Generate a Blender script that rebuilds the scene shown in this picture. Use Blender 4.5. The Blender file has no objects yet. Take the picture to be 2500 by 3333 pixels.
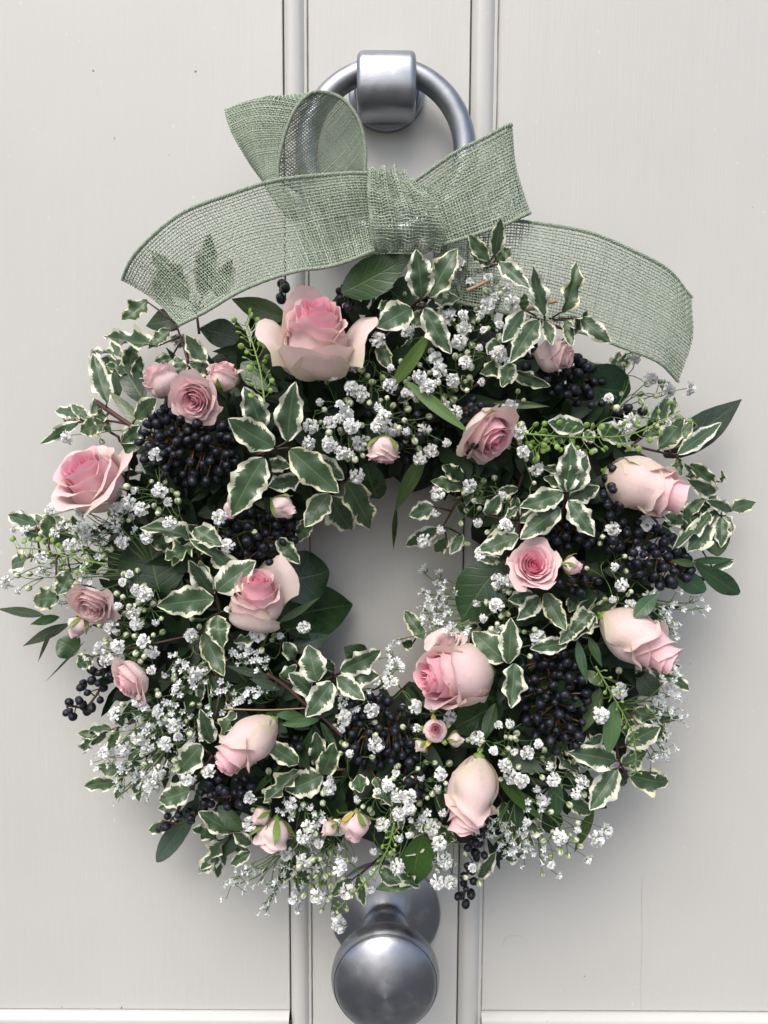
import bpy, math, random
import numpy as np
from mathutils import Vector, Matrix

random.seed(11)
rng = np.random.default_rng(11)
SC = bpy.context.scene
COL = SC.collection
PI = math.pi

# ------------------------------------------------------------------ camera
D = 0.62                       # camera to door, metres
F = 2501.6                     # focal length in photograph pixels (photo 2500 x 3333)
PITCH = math.radians(5.4)
ROLL = math.radians(0.25)
fwd = Vector((0, math.cos(PITCH), -math.sin(PITCH)))
rgt0 = Vector((1, 0, 0))
up0 = Vector((0, math.sin(PITCH), math.cos(PITCH)))
rgt = rgt0 * math.cos(ROLL) + up0 * math.sin(ROLL)
up = up0 * math.cos(ROLL) - rgt0 * math.sin(ROLL)
CAMPOS = Vector((0, -D, 0))
cam = bpy.data.cameras.new("camera")
cam.sensor_fit = 'HORIZONTAL'
cam.sensor_width = 36.0
cam.lens = 36.0 * F / 2500.0
cam.clip_start = 0.01
cam.clip_end = 100
camo = bpy.data.objects.new("camera", cam)
COL.objects.link(camo)
M = Matrix.Identity(4)
for i in range(3):
    M[i][0] = rgt[i]; M[i][1] = up[i]; M[i][2] = -fwd[i]; M[i][3] = CAMPOS[i]
camo.matrix_world = M
SC.camera = camo

# ------------------------------------------------------------------ light
SUN_EL = math.radians(52)
SUN_AZ = math.radians(200)      # direction the light comes from, seen from above (0 = +Y, clockwise)
world = bpy.data.worlds.new("World")
SC.world = world
world.use_nodes = True
wn = world.node_tree.nodes
bg = wn['Background']
sky = wn.new('ShaderNodeTexSky')
sky.sky_type = 'NISHITA'
sky.sun_disc = False
sky.sun_elevation = SUN_EL
sky.sun_rotation = SUN_AZ
sky.air_density = 1.0
sky.dust_density = 4.0
sky.ozone_density = 0.6
world.node_tree.links.new(sky.outputs[0], bg.inputs[0])
bg.inputs[1].default_value = 0.112
sun = bpy.data.lights.new("sun", 'SUN')
sun.energy = 1.2
sun.angle = math.radians(42)
sun.color = (0.97, 0.98, 0.965)
suno = bpy.data.objects.new("sun", sun)
COL.objects.link(suno)
sd = Vector((math.sin(SUN_AZ) * math.cos(SUN_EL), math.cos(SUN_AZ) * math.cos(SUN_EL), math.sin(SUN_EL)))
suno.rotation_euler = sd.to_track_quat('Z', 'Y').to_euler()
SC.view_settings.view_transform = 'Standard'
SC.view_settings.look = 'None'
SC.view_settings.gamma = 1.0
SC.view_settings.exposure = 0.82

# ------------------------------------------------------------------ pixel -> place
REG = {  # origin in photo pixels, scale
    'V': (0, 0, 0.6636), 'A': (600, 100, 1.3825), 'B': (300, 800, 2.37), 'C': (900, 800, 2.37),
    'D': (1500, 700, 2.07375), 'E': (0, 1350, 2.07375), 'F': (600, 1400, 2.37), 'G': (1250, 1400, 2.37),
    'H': (1800, 1300, 2.37), 'I': (150, 2050, 2.212), 'J': (700, 2100, 2.07375), 'K': (1300, 2000, 1.659),
    'L': (800, 2600, 1.659)}

def S(r, x, y):
    a, b, s = REG[r]
    return a + x / s, b + y / s

def P(u, v, h):
    d = fwd * F + rgt * (u - 1250) + up * (1666.5 - v)
    return CAMPOS + d * ((D - h) / d.y)

def Q(r, x, y, h):
    u, v = S(r, x, y)
    return P(u, v, h)

def px(h):                      # metres per photo pixel at height h above the door
    return (D - h) / F

def hs(u, v):                   # height of the wreath's leafy surface above the door
    r = math.hypot((u - 1250) * 0.97, v - 1905)
    k = (r - 660) / 500
    return 0.022 + 0.068 * math.sqrt(max(0.0, 1 - k * k))

# ------------------------------------------------------------------ object helpers
def link(o, parent=None):
    COL.objects.link(o)
    if parent is not None:
        o.parent = parent
    return o

def tag(o, label=None, cat=None, group=None, kind=None):
    if label: o['label'] = label
    if cat: o['category'] = cat
    if group: o['group'] = group
    if kind: o['kind'] = kind
    return o

def empty(name, loc, label, cat, group=None):
    o = bpy.data.objects.new(name, None)
    o.empty_display_size = 0.01
    link(o)
    o.location = loc
    tag(o, label, cat, group)
    return o

def obj(name, me, parent=None, mat=None, mw=None):
    """Link a mesh as one object; mw is its place in the world."""
    o = bpy.data.objects.new(name, me)
    if mat is not None and not me.materials:
        me.materials.append(mat)
    link(o, parent)
    if mw is None:
        mw = Matrix.Identity(4)
    if parent is not None:
        # parents are never rotated or scaled unless they are parts with their own matrix
        o.matrix_parent_inverse = Matrix.Identity(4)
        o.matrix_basis = WM(parent).inverted() @ mw
    else:
        o.matrix_basis = mw
    return o

def WM(o):
    m = o.matrix_basis.copy()
    p = o.parent
    while p is not None:
        m = p.matrix_basis @ m
        p = p.parent
    return m

def np_mesh(name, verts, quads, uv=None, attr=None, smooth=True):
    verts = np.asarray(verts, dtype=np.float32)
    quads = np.asarray(quads, dtype=np.int32)
    me = bpy.data.meshes.new(name)
    n = quads.shape[1]
    me.vertices.add(len(verts)); me.vertices.foreach_set('co', verts.ravel())
    me.loops.add(quads.size); me.loops.foreach_set('vertex_index', quads.ravel())
    me.polygons.add(len(quads))
    me.polygons.foreach_set('loop_start', np.arange(0, quads.size, n, dtype=np.int32))
    me.polygons.foreach_set('use_smooth', np.full(len(quads), smooth, dtype=bool))
    if uv is not None:
        l = me.uv_layers.new(name='UVMap')
        l.data.foreach_set('uv', np.asarray(uv, dtype=np.float32)[quads.ravel()].ravel())
    if attr is not None:
        a = me.attributes.new('tone', 'FLOAT', 'POINT')
        a.data.foreach_set('value', np.asarray(attr, dtype=np.float32))
    me.update(calc_edges=True)
    me.validate()
    return me

class MB:
    """Collects geometry for one mesh."""
    def __init__(s): s.v = []; s.f = []
    def add(s, v, f):
        b = len(s.v); s.v += [tuple(p) for p in v]; s.f += [tuple(i + b for i in q) for q in f]
    def mesh(s, name, smooth=True):
        me = bpy.data.meshes.new(name)
        me.from_pydata(s.v, [], s.f)
        if smooth:
            me.polygons.foreach_set('use_smooth', [True] * len(me.polygons))
        me.update()
        return me
    def tube(s, pts, r0, r1=None, n=5):
        pts = [Vector(p) for p in pts]
        r1 = r0 if r1 is None else r1
        m = len(pts); rings = []
        prev = None
        for i, p in enumerate(pts):
            t = (pts[min(i + 1, m - 1)] - pts[max(i - 1, 0)])
            if t.length < 1e-9: t = Vector((0, 0, 1))
            t.normalize()
            a = prev if prev is not None else (Vector((0, 1, 0)) if abs(t.y) < .9 else Vector((1, 0, 0)))
            a = (a - t * a.dot(t)).normalized(); prev = a
            b = t.cross(a)
            r = r0 + (r1 - r0) * i / max(1, m - 1)
            rings.append([p + (a * math.cos(2 * PI * k / n) + b * math.sin(2 * PI * k / n)) * r for k in range(n)])
        v = [q for g in rings for q in g]
        f = [(i * n + k, i * n + (k + 1) % n, (i + 1) * n + (k + 1) % n, (i + 1) * n + k) for i in range(m - 1) for k in range(n)]
        f.append(tuple(range(n))[::-1]); f.append(tuple((m - 1) * n + k for k in range(n)))
        s.add(v, f)
    def ball(s, c, r, nu=8, nv=5, sc=(1, 1, 1)):
        v = []; f = []
        for j in range(nv + 1):
            th = PI * j / nv
            for i in range(nu):
                ph = 2 * PI * i / nu
                v.append((c[0] + r * sc[0] * math.sin(th) * math.cos(ph), c[1] + r * sc[1] * math.sin(th) * math.sin(ph), c[2] + r * sc[2] * math.cos(th)))
        for j in range(nv):
            for i in range(nu):
                f.append((j * nu + i, (j + 1) * nu + i, (j + 1) * nu + (i + 1) % nu, j * nu + (i + 1) % nu))
        s.add(v, f)

def lathe_mesh(name, prof, n=64, axis='y'):
    """prof: (radius, height); turned about -Y (out of the door)."""
    v = []; f = []
    for r, h in prof:
        for k in range(n):
            a = 2 * PI * k / n
            v.append((r * math.cos(a), -h, r * math.sin(a)))
    m = len(prof)
    for i in range(m - 1):
        for k in range(n):
            f.append((i * n + k, i * n + (k + 1) % n, (i + 1) * n + (k + 1) % n, (i + 1) * n + k))
    f.append(tuple((m - 1) * n + k for k in range(n)))
    b = MB(); b.add(v, f)
    return b.mesh(name)

def smooth_prof(pts, k=6):
    out = []
    n = len(pts)
    for i in range(n - 1):
        p0 = pts[max(i - 1, 0)]; p1 = pts[i]; p2 = pts[i + 1]; p3 = pts[min(i + 2, n - 1)]
        for j in range(k):
            t = j / k
            out.append(tuple(0.5 * (2 * p1[c] + (p2[c] - p0[c]) * t + (2 * p0[c] - 5 * p1[c] + 4 * p2[c] - p3[c]) * t * t + (3 * p1[c] - p0[c] - 3 * p2[c] + p3[c]) * t ** 3) for c in range(len(p1))))
    out.append(tuple(pts[-1]))
    return out

# ------------------------------------------------------------------ materials
class N:
    def __init__(s, name):
        s.m = bpy.data.materials.new(name); s.m.use_nodes = True
        s.t = s.m.node_tree; s.b = s.t.nodes['Principled BSDF']
    def n(s, typ, **kw):
        q = s.t.nodes.new(typ)
        for k, v in kw.items(): setattr(q, k, v)
        return q
    def l(s, a, b): s.t.links.new(a, b)
    def math(s, op, a, b=None, c=None, clamp=False):
        q = s.n('ShaderNodeMath', operation=op); q.use_clamp = clamp
        for i, x in enumerate((a, b, c)):
            if x is None: continue
            if isinstance(x, (int, float)): q.inputs[i].default_value = x
            else: s.l(x, q.inputs[i])
        return q.outputs[0]
    def mix(s, f, a, b):
        q = s.n('ShaderNodeMix', data_type='RGBA')
        for i, x in ((0, f), (6, a), (7, b)):
            if isinstance(x, (int, float)): q.inputs[i].default_value = x
            elif isinstance(x, tuple): q.inputs[i].default_value = x if len(x) == 4 else x + (1,)
            else: s.l(x, q.inputs[i])
        return q.outputs[2]
    def noise(s, scale, detail=3, rough=.5, vec=None, dist=0):
        q = s.n('ShaderNodeTexNoise'); q.inputs['Scale'].default_value = scale
        q.inputs['Detail'].default_value = detail; q.inputs['Roughness'].default_value = rough
        q.inputs['Distortion'].default_value = dist
        if vec is not None: s.l(vec, q.inputs['Vector'])
        return q.outputs['Fac']
    def mapr(s, x, a, b, c=0., d=1.):
        q = s.n('ShaderNodeMapRange'); q.inputs[1].default_value = a; q.inputs[2].default_value = b
        q.inputs[3].default_value = c; q.inputs[4].default_value = d
        s.l(x, q.inputs[0]); return q.outputs[0]
    def bump(s, h, st, dist=0.001):
        q = s.n('ShaderNodeBump'); q.inputs['Strength'].default_value = st; q.inputs['Distance'].default_value = dist
        s.l(h, q.inputs['Height']); s.l(q.outputs[0], s.b.inputs['Normal']); return q
    def set(s, **kw):
        for k, v in kw.items():
            i = s.b.inputs[k.replace('_', ' ')]
            if isinstance(v, (int, float, tuple)): i.default_value = v if not (isinstance(v, tuple) and len(v) == 3) else v + (1,)
            else: s.l(v, i)
    def translucent(s, col, f):
        tr = s.n('ShaderNodeBsdfTranslucent'); mx = s.n('ShaderNodeMixShader')
        if isinstance(col, tuple): tr.inputs[0].default_value = col + (1,)
        else: s.l(col, tr.inputs[0])
        mx.inputs[0].default_value = f
        s.l(s.b.outputs[0], mx.inputs[1]); s.l(tr.outputs[0], mx.inputs[2])
        s.l(mx.outputs[0], s.t.nodes['Material Output'].inputs[0])

def simple(name, col, rough=.5, var=.25, scale=300, spec=.5, metal=0):
    m = N(name)
    c2 = tuple(min(1, x * (1 + var)) for x in col); c1 = tuple(x * (1 - var) for x in col)
    tc = m.n('ShaderNodeTexCoord')
    m.set(Base_Color=m.mix(m.noise(scale, 3, vec=tc.outputs['Object']), c1, c2), Roughness=rough, Metallic=metal)
    m.b.inputs['Specular IOR Level'].default_value = spec
    return m.m

def door_paint():
    m = N('door_paint')
    tc = m.n('ShaderNodeTexCoord')
    mp = m.n('ShaderNodeMapping'); mp.inputs['Scale'].default_value = (1, 1, .06)
    m.l(tc.outputs['Object'], mp.inputs[0])
    grain = m.noise(420, 4, .6, mp.outputs[0])
    wide = m.noise(60, 3, .55, mp.outputs[0])
    blot = m.noise(7, 3, .5, tc.outputs['Object'])
    spk = m.noise(210, 2, .5, tc.outputs['Object'])
    base = m.mix(blot, (.502, .500, .477), (.562, .560, .535))
    base = m.mix(m.mapr(spk, .72, .80), base, (.62, .615, .60))
    spd = m.noise(140, 1, .5, tc.outputs['Object'])
    base = m.mix(m.mapr(spd, .80, .83), base, (.2, .17, .14))
    m.set(Base_Color=base, Roughness=.42)
    m.b.inputs['Specular IOR Level'].default_value = .35
    hgt = m.math('ADD', m.math('MULTIPLY', grain, .55), m.math('MULTIPLY', wide, .8))
    m.bump(hgt, .32, .0012)
    return m.m

def satin_metal(name='satin_metal', aniso=0):
    m = N(name)
    if aniso:
        tg = m.n('ShaderNodeTangent', direction_type='RADIAL', axis='Y'); m.l(tg.outputs[0], m.b.inputs['Tangent']); m.b.inputs['Anisotropic'].default_value = aniso; m.b.inputs['Anisotropic Rotation'].default_value = .25
    tc = m.n('ShaderNodeTexCoord')
    a = m.noise(90, 4, .6, tc.outputs['Object'])
    b = m.noise(700, 2, .5, tc.outputs['Object'])
    w = m.noise(45, 3, .6, tc.outputs['Object'])
    col = m.mix(a, (.30, .315, .345), (.39, .40, .425))
    col = m.mix(m.mapr(w, .60, .72, 0, .55), col, (.55, .545, .54))
    m.set(Base_Color=col, Metallic=1.0, Roughness=m.mapr(m.math('ADD', a, m.math('MULTIPLY', w, .6)), .5, 1.2, .31, .50))
    m.bump(b, .12, .0004)
    return m.m

def variegated():
    m = N('variegated_leaf')
    uv = m.n('ShaderNodeUVMap')
    sep = m.n('ShaderNodeSeparateXYZ'); m.l(uv.outputs[0], sep.inputs[0])
    oi = m.n('ShaderNodeObjectInfo')
    rnd = oi.outputs['Random']
    y = m.math('SUBTRACT', m.math('MULTIPLY', sep.outputs[1], 2), 1)
    ay = m.math('ABSOLUTE', y)
    side = m.math('SIGN', y)
    # jagged boundary between green heart and cream margin
    cv = m.n('ShaderNodeCombineXYZ')
    m.l(m.math('ADD', m.math('MULTIPLY', m.math('SUBTRACT', sep.outputs[0], m.math('MULTIPLY', ay, .16)), 15), m.math('MULTIPLY', rnd, 97)), cv.inputs[0])
    m.l(m.math('MULTIPLY', side, 3.3), cv.inputs[1])
    m.l(m.math('MULTIPLY', ay, 1.0), cv.inputs[2])
    jag = m.noise(1.0, 3, .65, cv.outputs[0])
    cv2 = m.n('ShaderNodeCombineXYZ')
    m.l(m.math('ADD', m.math('MULTIPLY', sep.outputs[0], 3), m.math('MULTIPLY', rnd, 31)), cv2.inputs[0])
    m.l(m.math('MULTIPLY', side, 7.1), cv2.inputs[1])
    slow = m.noise(1.0, 1, .5, cv2.outputs[0])
    thr = m.math('ADD', m.mapr(rnd, 0, 1, .62, .82), m.math('ADD', m.math('MULTIPLY', m.math('SUBTRACT', jag, .5), .75), m.math('MULTIPLY', m.math('SUBTRACT', slow, .5), .5)))
    tip = m.mapr(sep.outputs[0], .88, 1.0, 0, .35)
    edge = m.math('SUBTRACT', m.math('ADD', ay, tip), thr)
    mask = m.mapr(edge, -.015, .03)
    tc = m.n('ShaderNodeTexCoord')
    blot = m.noise(5, 3, .6, tc.outputs['Object'])
    grn = m.mix(blot, (.034, .073, .036), (.072, .124, .064))
    grn = m.mix(m.mapr(edge, -.22, -.02, 0, .75), grn, (.105, .15, .092))      # paler grey-green zone
    grn = m.mix(rnd, grn, m.mix(.35, grn, (.06, .11, .035)))
    vein = m.math('ABSOLUTE', y)
    grn = m.mix(m.mapr(vein, .02, .06, .65, 0), grn, (.16, .22, .10))
    crm = m.mix(m.math('MULTIPLY', rnd, rnd), (.74, .75, .62), (.72, .70, .42))
    crm = m.mix(m.mapr(m.noise(3, 3, .6, tc.outputs['Object']), .58, .72, 0, .45), crm, (.46, .52, .30))
    col = m.mix(mask, grn, crm)
    spot = m.noise(16, 3, .6, tc.outputs['Object'])
    col = m.mix(m.mapr(spot, .70, .76, 0, .6), col, (.14, .12, .05))
    # side veins
    wv = m.math('SINE', m.math('MULTIPLY', m.math('SUBTRACT', sep.outputs[0], m.math('MULTIPLY', ay, .22)), 46))
    m.set(Base_Color=col, Roughness=m.mapr(blot, .3, .7, .30, .48))
    m.b.inputs['Specular IOR Level'].default_value = .55
    m.bump(m.math('ADD', m.math('MULTIPLY', wv, .3), m.math('MULTIPLY', m.mapr(vein, 0, .1), .8)), .18, .0005)
    m.translucent(col, .14)
    return m.m

def plain_leaf():
    m = N('plain_leaf')
    uv = m.n('ShaderNodeUVMap')
    sep = m.n('ShaderNodeSeparateXYZ'); m.l(uv.outputs[0], sep.inputs[0])
    oi = m.n('ShaderNodeObjectInfo')
    y = m.math('SUBTRACT', m.math('MULTIPLY', sep.outputs[1], 2), 1)
    ay = m.math('ABSOLUTE', y)
    tc = m.n('ShaderNodeTexCoord')
    blot = m.noise(4, 4, .6, tc.outputs['Object'])
    c = m.mix(m.mapr(blot, .3, .7), oi.outputs['Color'], m.mix(.3, oi.outputs['Color'], (.07, .11, .03)))
    ph = m.math('ADD', m.math('MULTIPLY', m.math('SUBTRACT', sep.outputs[0], m.math('MULTIPLY', m.math('POWER', ay, .8), .24)), 42), m.math('MULTIPLY', m.noise(3, 2, .5, tc.outputs['Object']), 5))
    wv = m.math('SINE', ph)
    vein = m.math('MAXIMUM', m.mapr(ay, .012, .04, .9, 0), m.math('MULTIPLY', m.mapr(wv, .96, 1.0), .30))
    c = m.mix(m.math('MULTIPLY', vein, .6), c, m.mix(.55, oi.outputs['Color'], (.22, .34, .10)))
    m.set(Base_Color=c, Roughness=m.mapr(blot, .3, .7, .20, .38))
    m.b.inputs['Specular IOR Level'].default_value = .5
    m.bump(m.math('ADD', m.math('MULTIPLY', m.mapr(wv, .75, 1.0), -.6), m.math('ADD', m.math('MULTIPLY', m.mapr(ay, 0, .08), .8), m.math('MULTIPLY', m.noise(14, 3, .5, tc.outputs['Object']), .7))), .22, .0007)
    m.translucent(c, .12)
    return m.m

def petal_mat():
    """Object colour: r = pinkness, g = green-cream, b = brown wear."""
    m = N('rose_petal')
    uv = m.n('ShaderNodeUVMap')
    sep = m.n('ShaderNodeSeparateXYZ'); m.l(uv.outputs[0], sep.inputs[0])
    oi = m.n('ShaderNodeObjectInfo')
    oc = m.n('ShaderNodeSeparateXYZ'); m.l(oi.outputs['Color'], oc.inputs[0])
    t = sep.outputs[1]
    a = m.math('ABSOLUTE', m.math('SUBTRACT', m.math('MULTIPLY', sep.outputs[0], 2), 1))
    tc = m.n('ShaderNodeTexCoord')
    blot = m.noise(110, 3, .6, tc.outputs['Object'])
    # streaks from base to rim
    mp = m.n('ShaderNodeMapping'); mp.inputs['Scale'].default_value = (26, 1.2, 1); m.l(uv.outputs[0], mp.inputs[0])
    st = m.noise(1.0, 3, .6, mp.outputs[0])
    pale = (.92, .795, .765); pink = (.96, .37, .54); hot = (.95, .23, .42)
    c = m.mix(m.math('MULTIPLY', oc.outputs[0], m.mapr(t, 0, .55, .75, 1)), pale, m.mix(m.mapr(oc.outputs[0], .5, 1), pink, hot))
    rim = m.math('MULTIPLY', m.mapr(m.math('ADD', t, m.math('MULTIPLY', blot, .08)), .93, 1.06), .55)
    c = m.mix(rim, c, (.94, .76, .76))
    gfac = m.math('MULTIPLY', oc.outputs[1], m.math('ADD', m.mapr(t, .5, .0, .30, 1), m.math('MULTIPLY', m.mapr(m.math('ADD', a, m.math('MULTIPLY', blot, .5)), .75, 1.25), .8)), clamp=True)
    c = m.mix(m.math('MULTIPLY', gfac, .8), c, (.60, .57, .38))
    c = m.mix(m.mapr(st, .42, .8, 0, .30), c, (.94, .56, .63))
    br = m.math('MULTIPLY', oc.outputs[2], m.mapr(m.math('ADD', m.math('MULTIPLY', t, .75), m.math('MULTIPLY', blot, .7)), 1.02, 1.16))
    c = m.mix(br, c, (.42, .25, .11))
    m.set(Base_Color=c, Roughness=.5)
    m.b.inputs['Specular IOR Level'].default_value = .3
    m.b.inputs['Sheen Weight'].default_value = .12
    m.bump(m.math('ADD', st, m.math('MULTIPLY', blot, .6)), .35, .0009)
    m.translucent(c, .30)
    return m.m

def berry_mat():
    m = N('berry_skin')
    tc = m.n('ShaderNodeTexCoord'); oi = m.n('ShaderNodeObjectInfo')
    ad = m.n('ShaderNodeVectorMath', operation='ADD'); m.l(tc.outputs['Object'], ad.inputs[0])
    sc = m.n('ShaderNodeVectorMath', operation='SCALE'); sc.inputs[0].default_value = (9, 7, 5); m.l(oi.outputs['Random'], sc.inputs['Scale'])
    m.l(sc.outputs[0], ad.inputs[1])
    b = m.noise(1.6, 4, .6, ad.outputs[0])
    col = m.mix(m.mapr(b, .35, .7), (.0035, .004, .007), (.020, .023, .036))
    m.set(Base_Color=col, Roughness=m.mapr(b, .3, .7, .28, .60))
    m.b.inputs['Specular IOR Level'].default_value = .36
    return m.m

def burlap_mat():
    m = N('burlap_thread')
    at = m.n('ShaderNodeAttribute', attribute_name='tone')
    tc = m.n('ShaderNodeTexCoord')
    nz = m.noise(900, 3, .6, tc.outputs['Object'])
    c = m.mix(at.outputs['Fac'], (.20, .265, .175), (.50, .58, .46))
    c = m.mix(m.mapr(nz, .35, .8, 0, .6), c, (.68, .74, .64))
    m.set(Base_Color=c, Roughness=.75)
    m.b.inputs['Specular IOR Level'].default_value = .25
    m.bump(nz, .5, .0005)
    m.translucent(c, .18)
    return m.m

def bud_mat():
    m = N('flower_bud')
    uv = m.n('ShaderNodeUVMap'); sep = m.n('ShaderNodeSeparateXYZ'); m.l(uv.outputs[0], sep.inputs[0])
    st = m.math('SINE', m.math('MULTIPLY', sep.outputs[0], 10 * PI))
    f = m.math('ADD', m.math('MULTIPLY', st, .22), sep.outputs[1])
    c = m.mix(m.mapr(f, .35, .75), (.20, .29, .09), (.70, .74, .55))
    m.set(Base_Color=c, Roughness=.5)
    m.translucent(c, .15)
    return m.m

def white_petal(name, tint=(.93, .94, .93)):
    m = N(name)
    at = m.n('ShaderNodeAttribute', attribute_name='tone')
    c = m.mix(at.outputs['Fac'], (.62, .68, .48), tint)
    m.set(Base_Color=c, Roughness=.6)
    m.b.inputs['Specular IOR Level'].default_value = .2
    m.translucent(c, .2)
    return m.m

MAT = dict(
    paint=door_paint(), metal=satin_metal(), turned=satin_metal('turned_metal', .45), vari=variegated(), plain=plain_leaf(), petal=petal_mat(),
    berry=berry_mat(), burlap=burlap_mat(), bud=bud_mat(), white=white_petal('white_floret'),
    lav=white_petal('sea_lavender_floret', (.86, .89, .92)),
    stem=simple('green_stem', (.10, .17, .05), .5), brown=simple('brown_stalk', (.13, .065, .028), .6),
    red=simple('dark_red_twig', (.06, .022, .02), .5), pod=simple('seed_pod_skin', (.19, .31, .065), .45, .3, 3),
    sepal=simple('rose_sepal', (.16, .235, .045), .5, .4, 120), yellow=simple('yellowed_sepal', (.42, .36, .06), .5, .4, 120),
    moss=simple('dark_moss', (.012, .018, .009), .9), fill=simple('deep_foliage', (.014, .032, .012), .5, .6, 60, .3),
    gap=simple('dark_gap', (.035, .03, .027), .9), mark=simple('faint_mark', (.36, .34, .31), .8), crack=simple('grimy_crack', (.20, .15, .10), .9, .3, 80),
    twine=simple('raffia', (.36, .22, .13), .7), yolk=simple('yellow_eye', (.6, .4, .05), .6))
g = N('water_drop')
_tr = g.n('ShaderNodeBsdfTransparent'); _gl = g.n('ShaderNodeBsdfGlossy'); _gl.inputs['Roughness'].default_value = .16
_fr = g.n('ShaderNodeFresnel'); _fr.inputs['IOR'].default_value = 2.0
_mx = g.n('ShaderNodeMixShader'); _ge = g.n('ShaderNodeNewGeometry'); g.l(g.math('MULTIPLY', _fr.outputs[0], g.math('SUBTRACT', 1.0, _ge.outputs['Backfacing'])), _mx.inputs[0]); g.l(_tr.outputs[0], _mx.inputs[1]); g.l(_gl.outputs[0], _mx.inputs[2])
g.l(_mx.outputs[0], g.t.nodes['Material Output'].inputs[0])
_tr.inputs[0].default_value = (1, 1, 1, 1)
MAT['water'] = g.m

# ------------------------------------------------------------------ the door
def vx(u0, v0, u1, v1):
    return (Q('V', u0, v0, 0).x + Q('V', u1, v1, 0).x) / 2

XL0 = vx(608, 0, 627, 2170); XL1 = vx(665, 0, 673, 2200)
XR0 = vx(1020, 0, 987, 2200); XR1 = vx(1075, 0, 1039, 2160)
ZB = (Q('V', 300, 2181, 0).z + Q('V', 1400, 2188, 0).z) / 2        # lower edge of both panels
ZTOP, ZBOT, XE = 0.62, -1.44, 0.47
door = empty('front_door', (0, 0, ZBOT), 'off white painted panelled front door behind the flower wreath', 'door')

def box_mesh(name, x0, x1, h0, h1, z0, z1, bev=.0006):
    b = MB()
    v = []
    for (hh, i) in ((h0, 0), (h1 - bev, 0), (h1, bev)):
        v += [(x0 + i, -hh, z0 + i), (x1 - i, -hh, z0 + i), (x1 - i, -hh, z1 - i), (x0 + i, -hh, z1 - i)]
    f = [(0, 1, 2, 3)[::-1]]
    for k in (0, 4):
        for j in range(4):
            f.append((k + j, k + (j + 1) % 4, k + 4 + (j + 1) % 4, k + 4 + j))
    f.append((8, 9, 10, 11))
    b.add(v, f)
    return b.mesh(name, False)

def strip_mesh(name, prof, horizontal, a0, a1, m0=0, m1=0):
    """Moulding: prof (offset, h); m0/m1 mitre slopes at the two ends."""
    b = MB(); v = []
    for (o, h) in prof:
        for (a, mm) in ((a0, m0), (a1, m1)):
            v.append((a + mm * o, -h, o) if horizontal else (o, -h, a + mm * o))
    f = [(2 * i, 2 * i + 1, 2 * i + 3, 2 * i + 2) for i in range(len(prof) - 1)]
    b.add(v, f)
    me = b.mesh(name)
    return me

gm = MB(); gm.add([(-30, .6, -1.45), (-30, -60, -1.45), (30, -60, -1.45), (30, .6, -1.45)], [(0, 1, 2, 3)])
tag(obj('ground', gm.mesh('ground', False), None, simple('pavement', (.085, .085, .085), .8, .25, 4)), kind='structure')
GAP = .0014
wL = XL1 - XL0; wR = XR1 - XR0
PB = .0             # stile face height
obj('centre_stile', box_mesh('centre_stile', XL1 + .0004, XR0 - .0008, -.035, 0, ZBOT, ZTOP), door, MAT['paint'])
obj('panel', box_mesh('panel', -XE, XL0, -.030, -.001, ZB, ZTOP), door, MAT['paint'])
obj('panel', box_mesh('panel', XR1 + .0007, XE, -.030, -.001, ZB + .0005, ZTOP), door, MAT['paint'])
# rounded mouldings: profile across, from the panel side to the stile side
def roll(w, hgt, n=14, flip=False):
    pr = [(0, -.012), (0, -.0005)]
    pts = smooth_prof([(0, -.0005), (.05 * w, .0016), (.2 * w, hgt * .86), (.42 * w, hgt), (.66 * w, hgt * .80), (.80 * w, hgt * .42), (.86 * w, hgt * .18), (.90 * w, .0011), (w, .0009)], 5)
    pr += pts[1:] + [(w, -.012)]
    if flip: pr = [(w - o, h) for o, h in pr][::-1]
    return pr
MH = .0062
obj('moulding', strip_mesh('moulding', [(XL0 + GAP + o * (1 - GAP / wL), h) for o, h in roll(wL, MH)], False, ZBOT, ZTOP), door, MAT['paint'])
obj('moulding', strip_mesh('moulding', [(XR0 + .0004 + o, h) for o, h in roll(wR, MH)], False, ZBOT, ZTOP), door, MAT['paint'])
wB = wL * .92
for x0, x1, s in ((-XE, XL0 - .0002, 1), (XR1 + .0004, XE, 1)):
    pr = [(ZB - .0008 - o, h - .0004) for o, h in roll(wB, MH)]
    obj('moulding', strip_mesh('moulding', pr, True, x0, x1), door, MAT['paint'])
    obj('bottom_rail', box_mesh('bottom_rail', x0, x1, -.035, -.0002, ZBOT, ZB - wB - .0012), door, MAT['paint'])
obj('joint_backing', box_mesh('joint_backing', -XE + .01, XE - .01, -.05, -.0125, ZBOT + .01, ZTOP - .01), door, MAT['gap'])
# grimy hairlines where the paint has cracked along the mouldings
for x, w_, h_ in ((XL1 - .0002, .0006, .0012), (XR1 + .0002, .0007, .0011)):
    mb = MB(); pts = []
    z = ZBOT + .02
    k = 0
    while z < ZTOP - .02:
        pts.append((x + rng.normal(0, .00008), -h_, z)); z += .012
    for i in range(len(pts) - 1):
        wv_ = w_ * (.35 + .65 * rng.random())
        p, q = pts[i], pts[i + 1]
        mb.add([(p[0] - wv_ / 2, p[1], p[2]), (p[0] + wv_ / 2, p[1], p[2]), (q[0] + wv_ / 2, q[1], q[2]), (q[0] - wv_ / 2, q[1], q[2])], [(0, 1, 2, 3)])
    obj('paint_crack', mb.mesh('paint_crack'), door, MAT['crack'])

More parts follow.
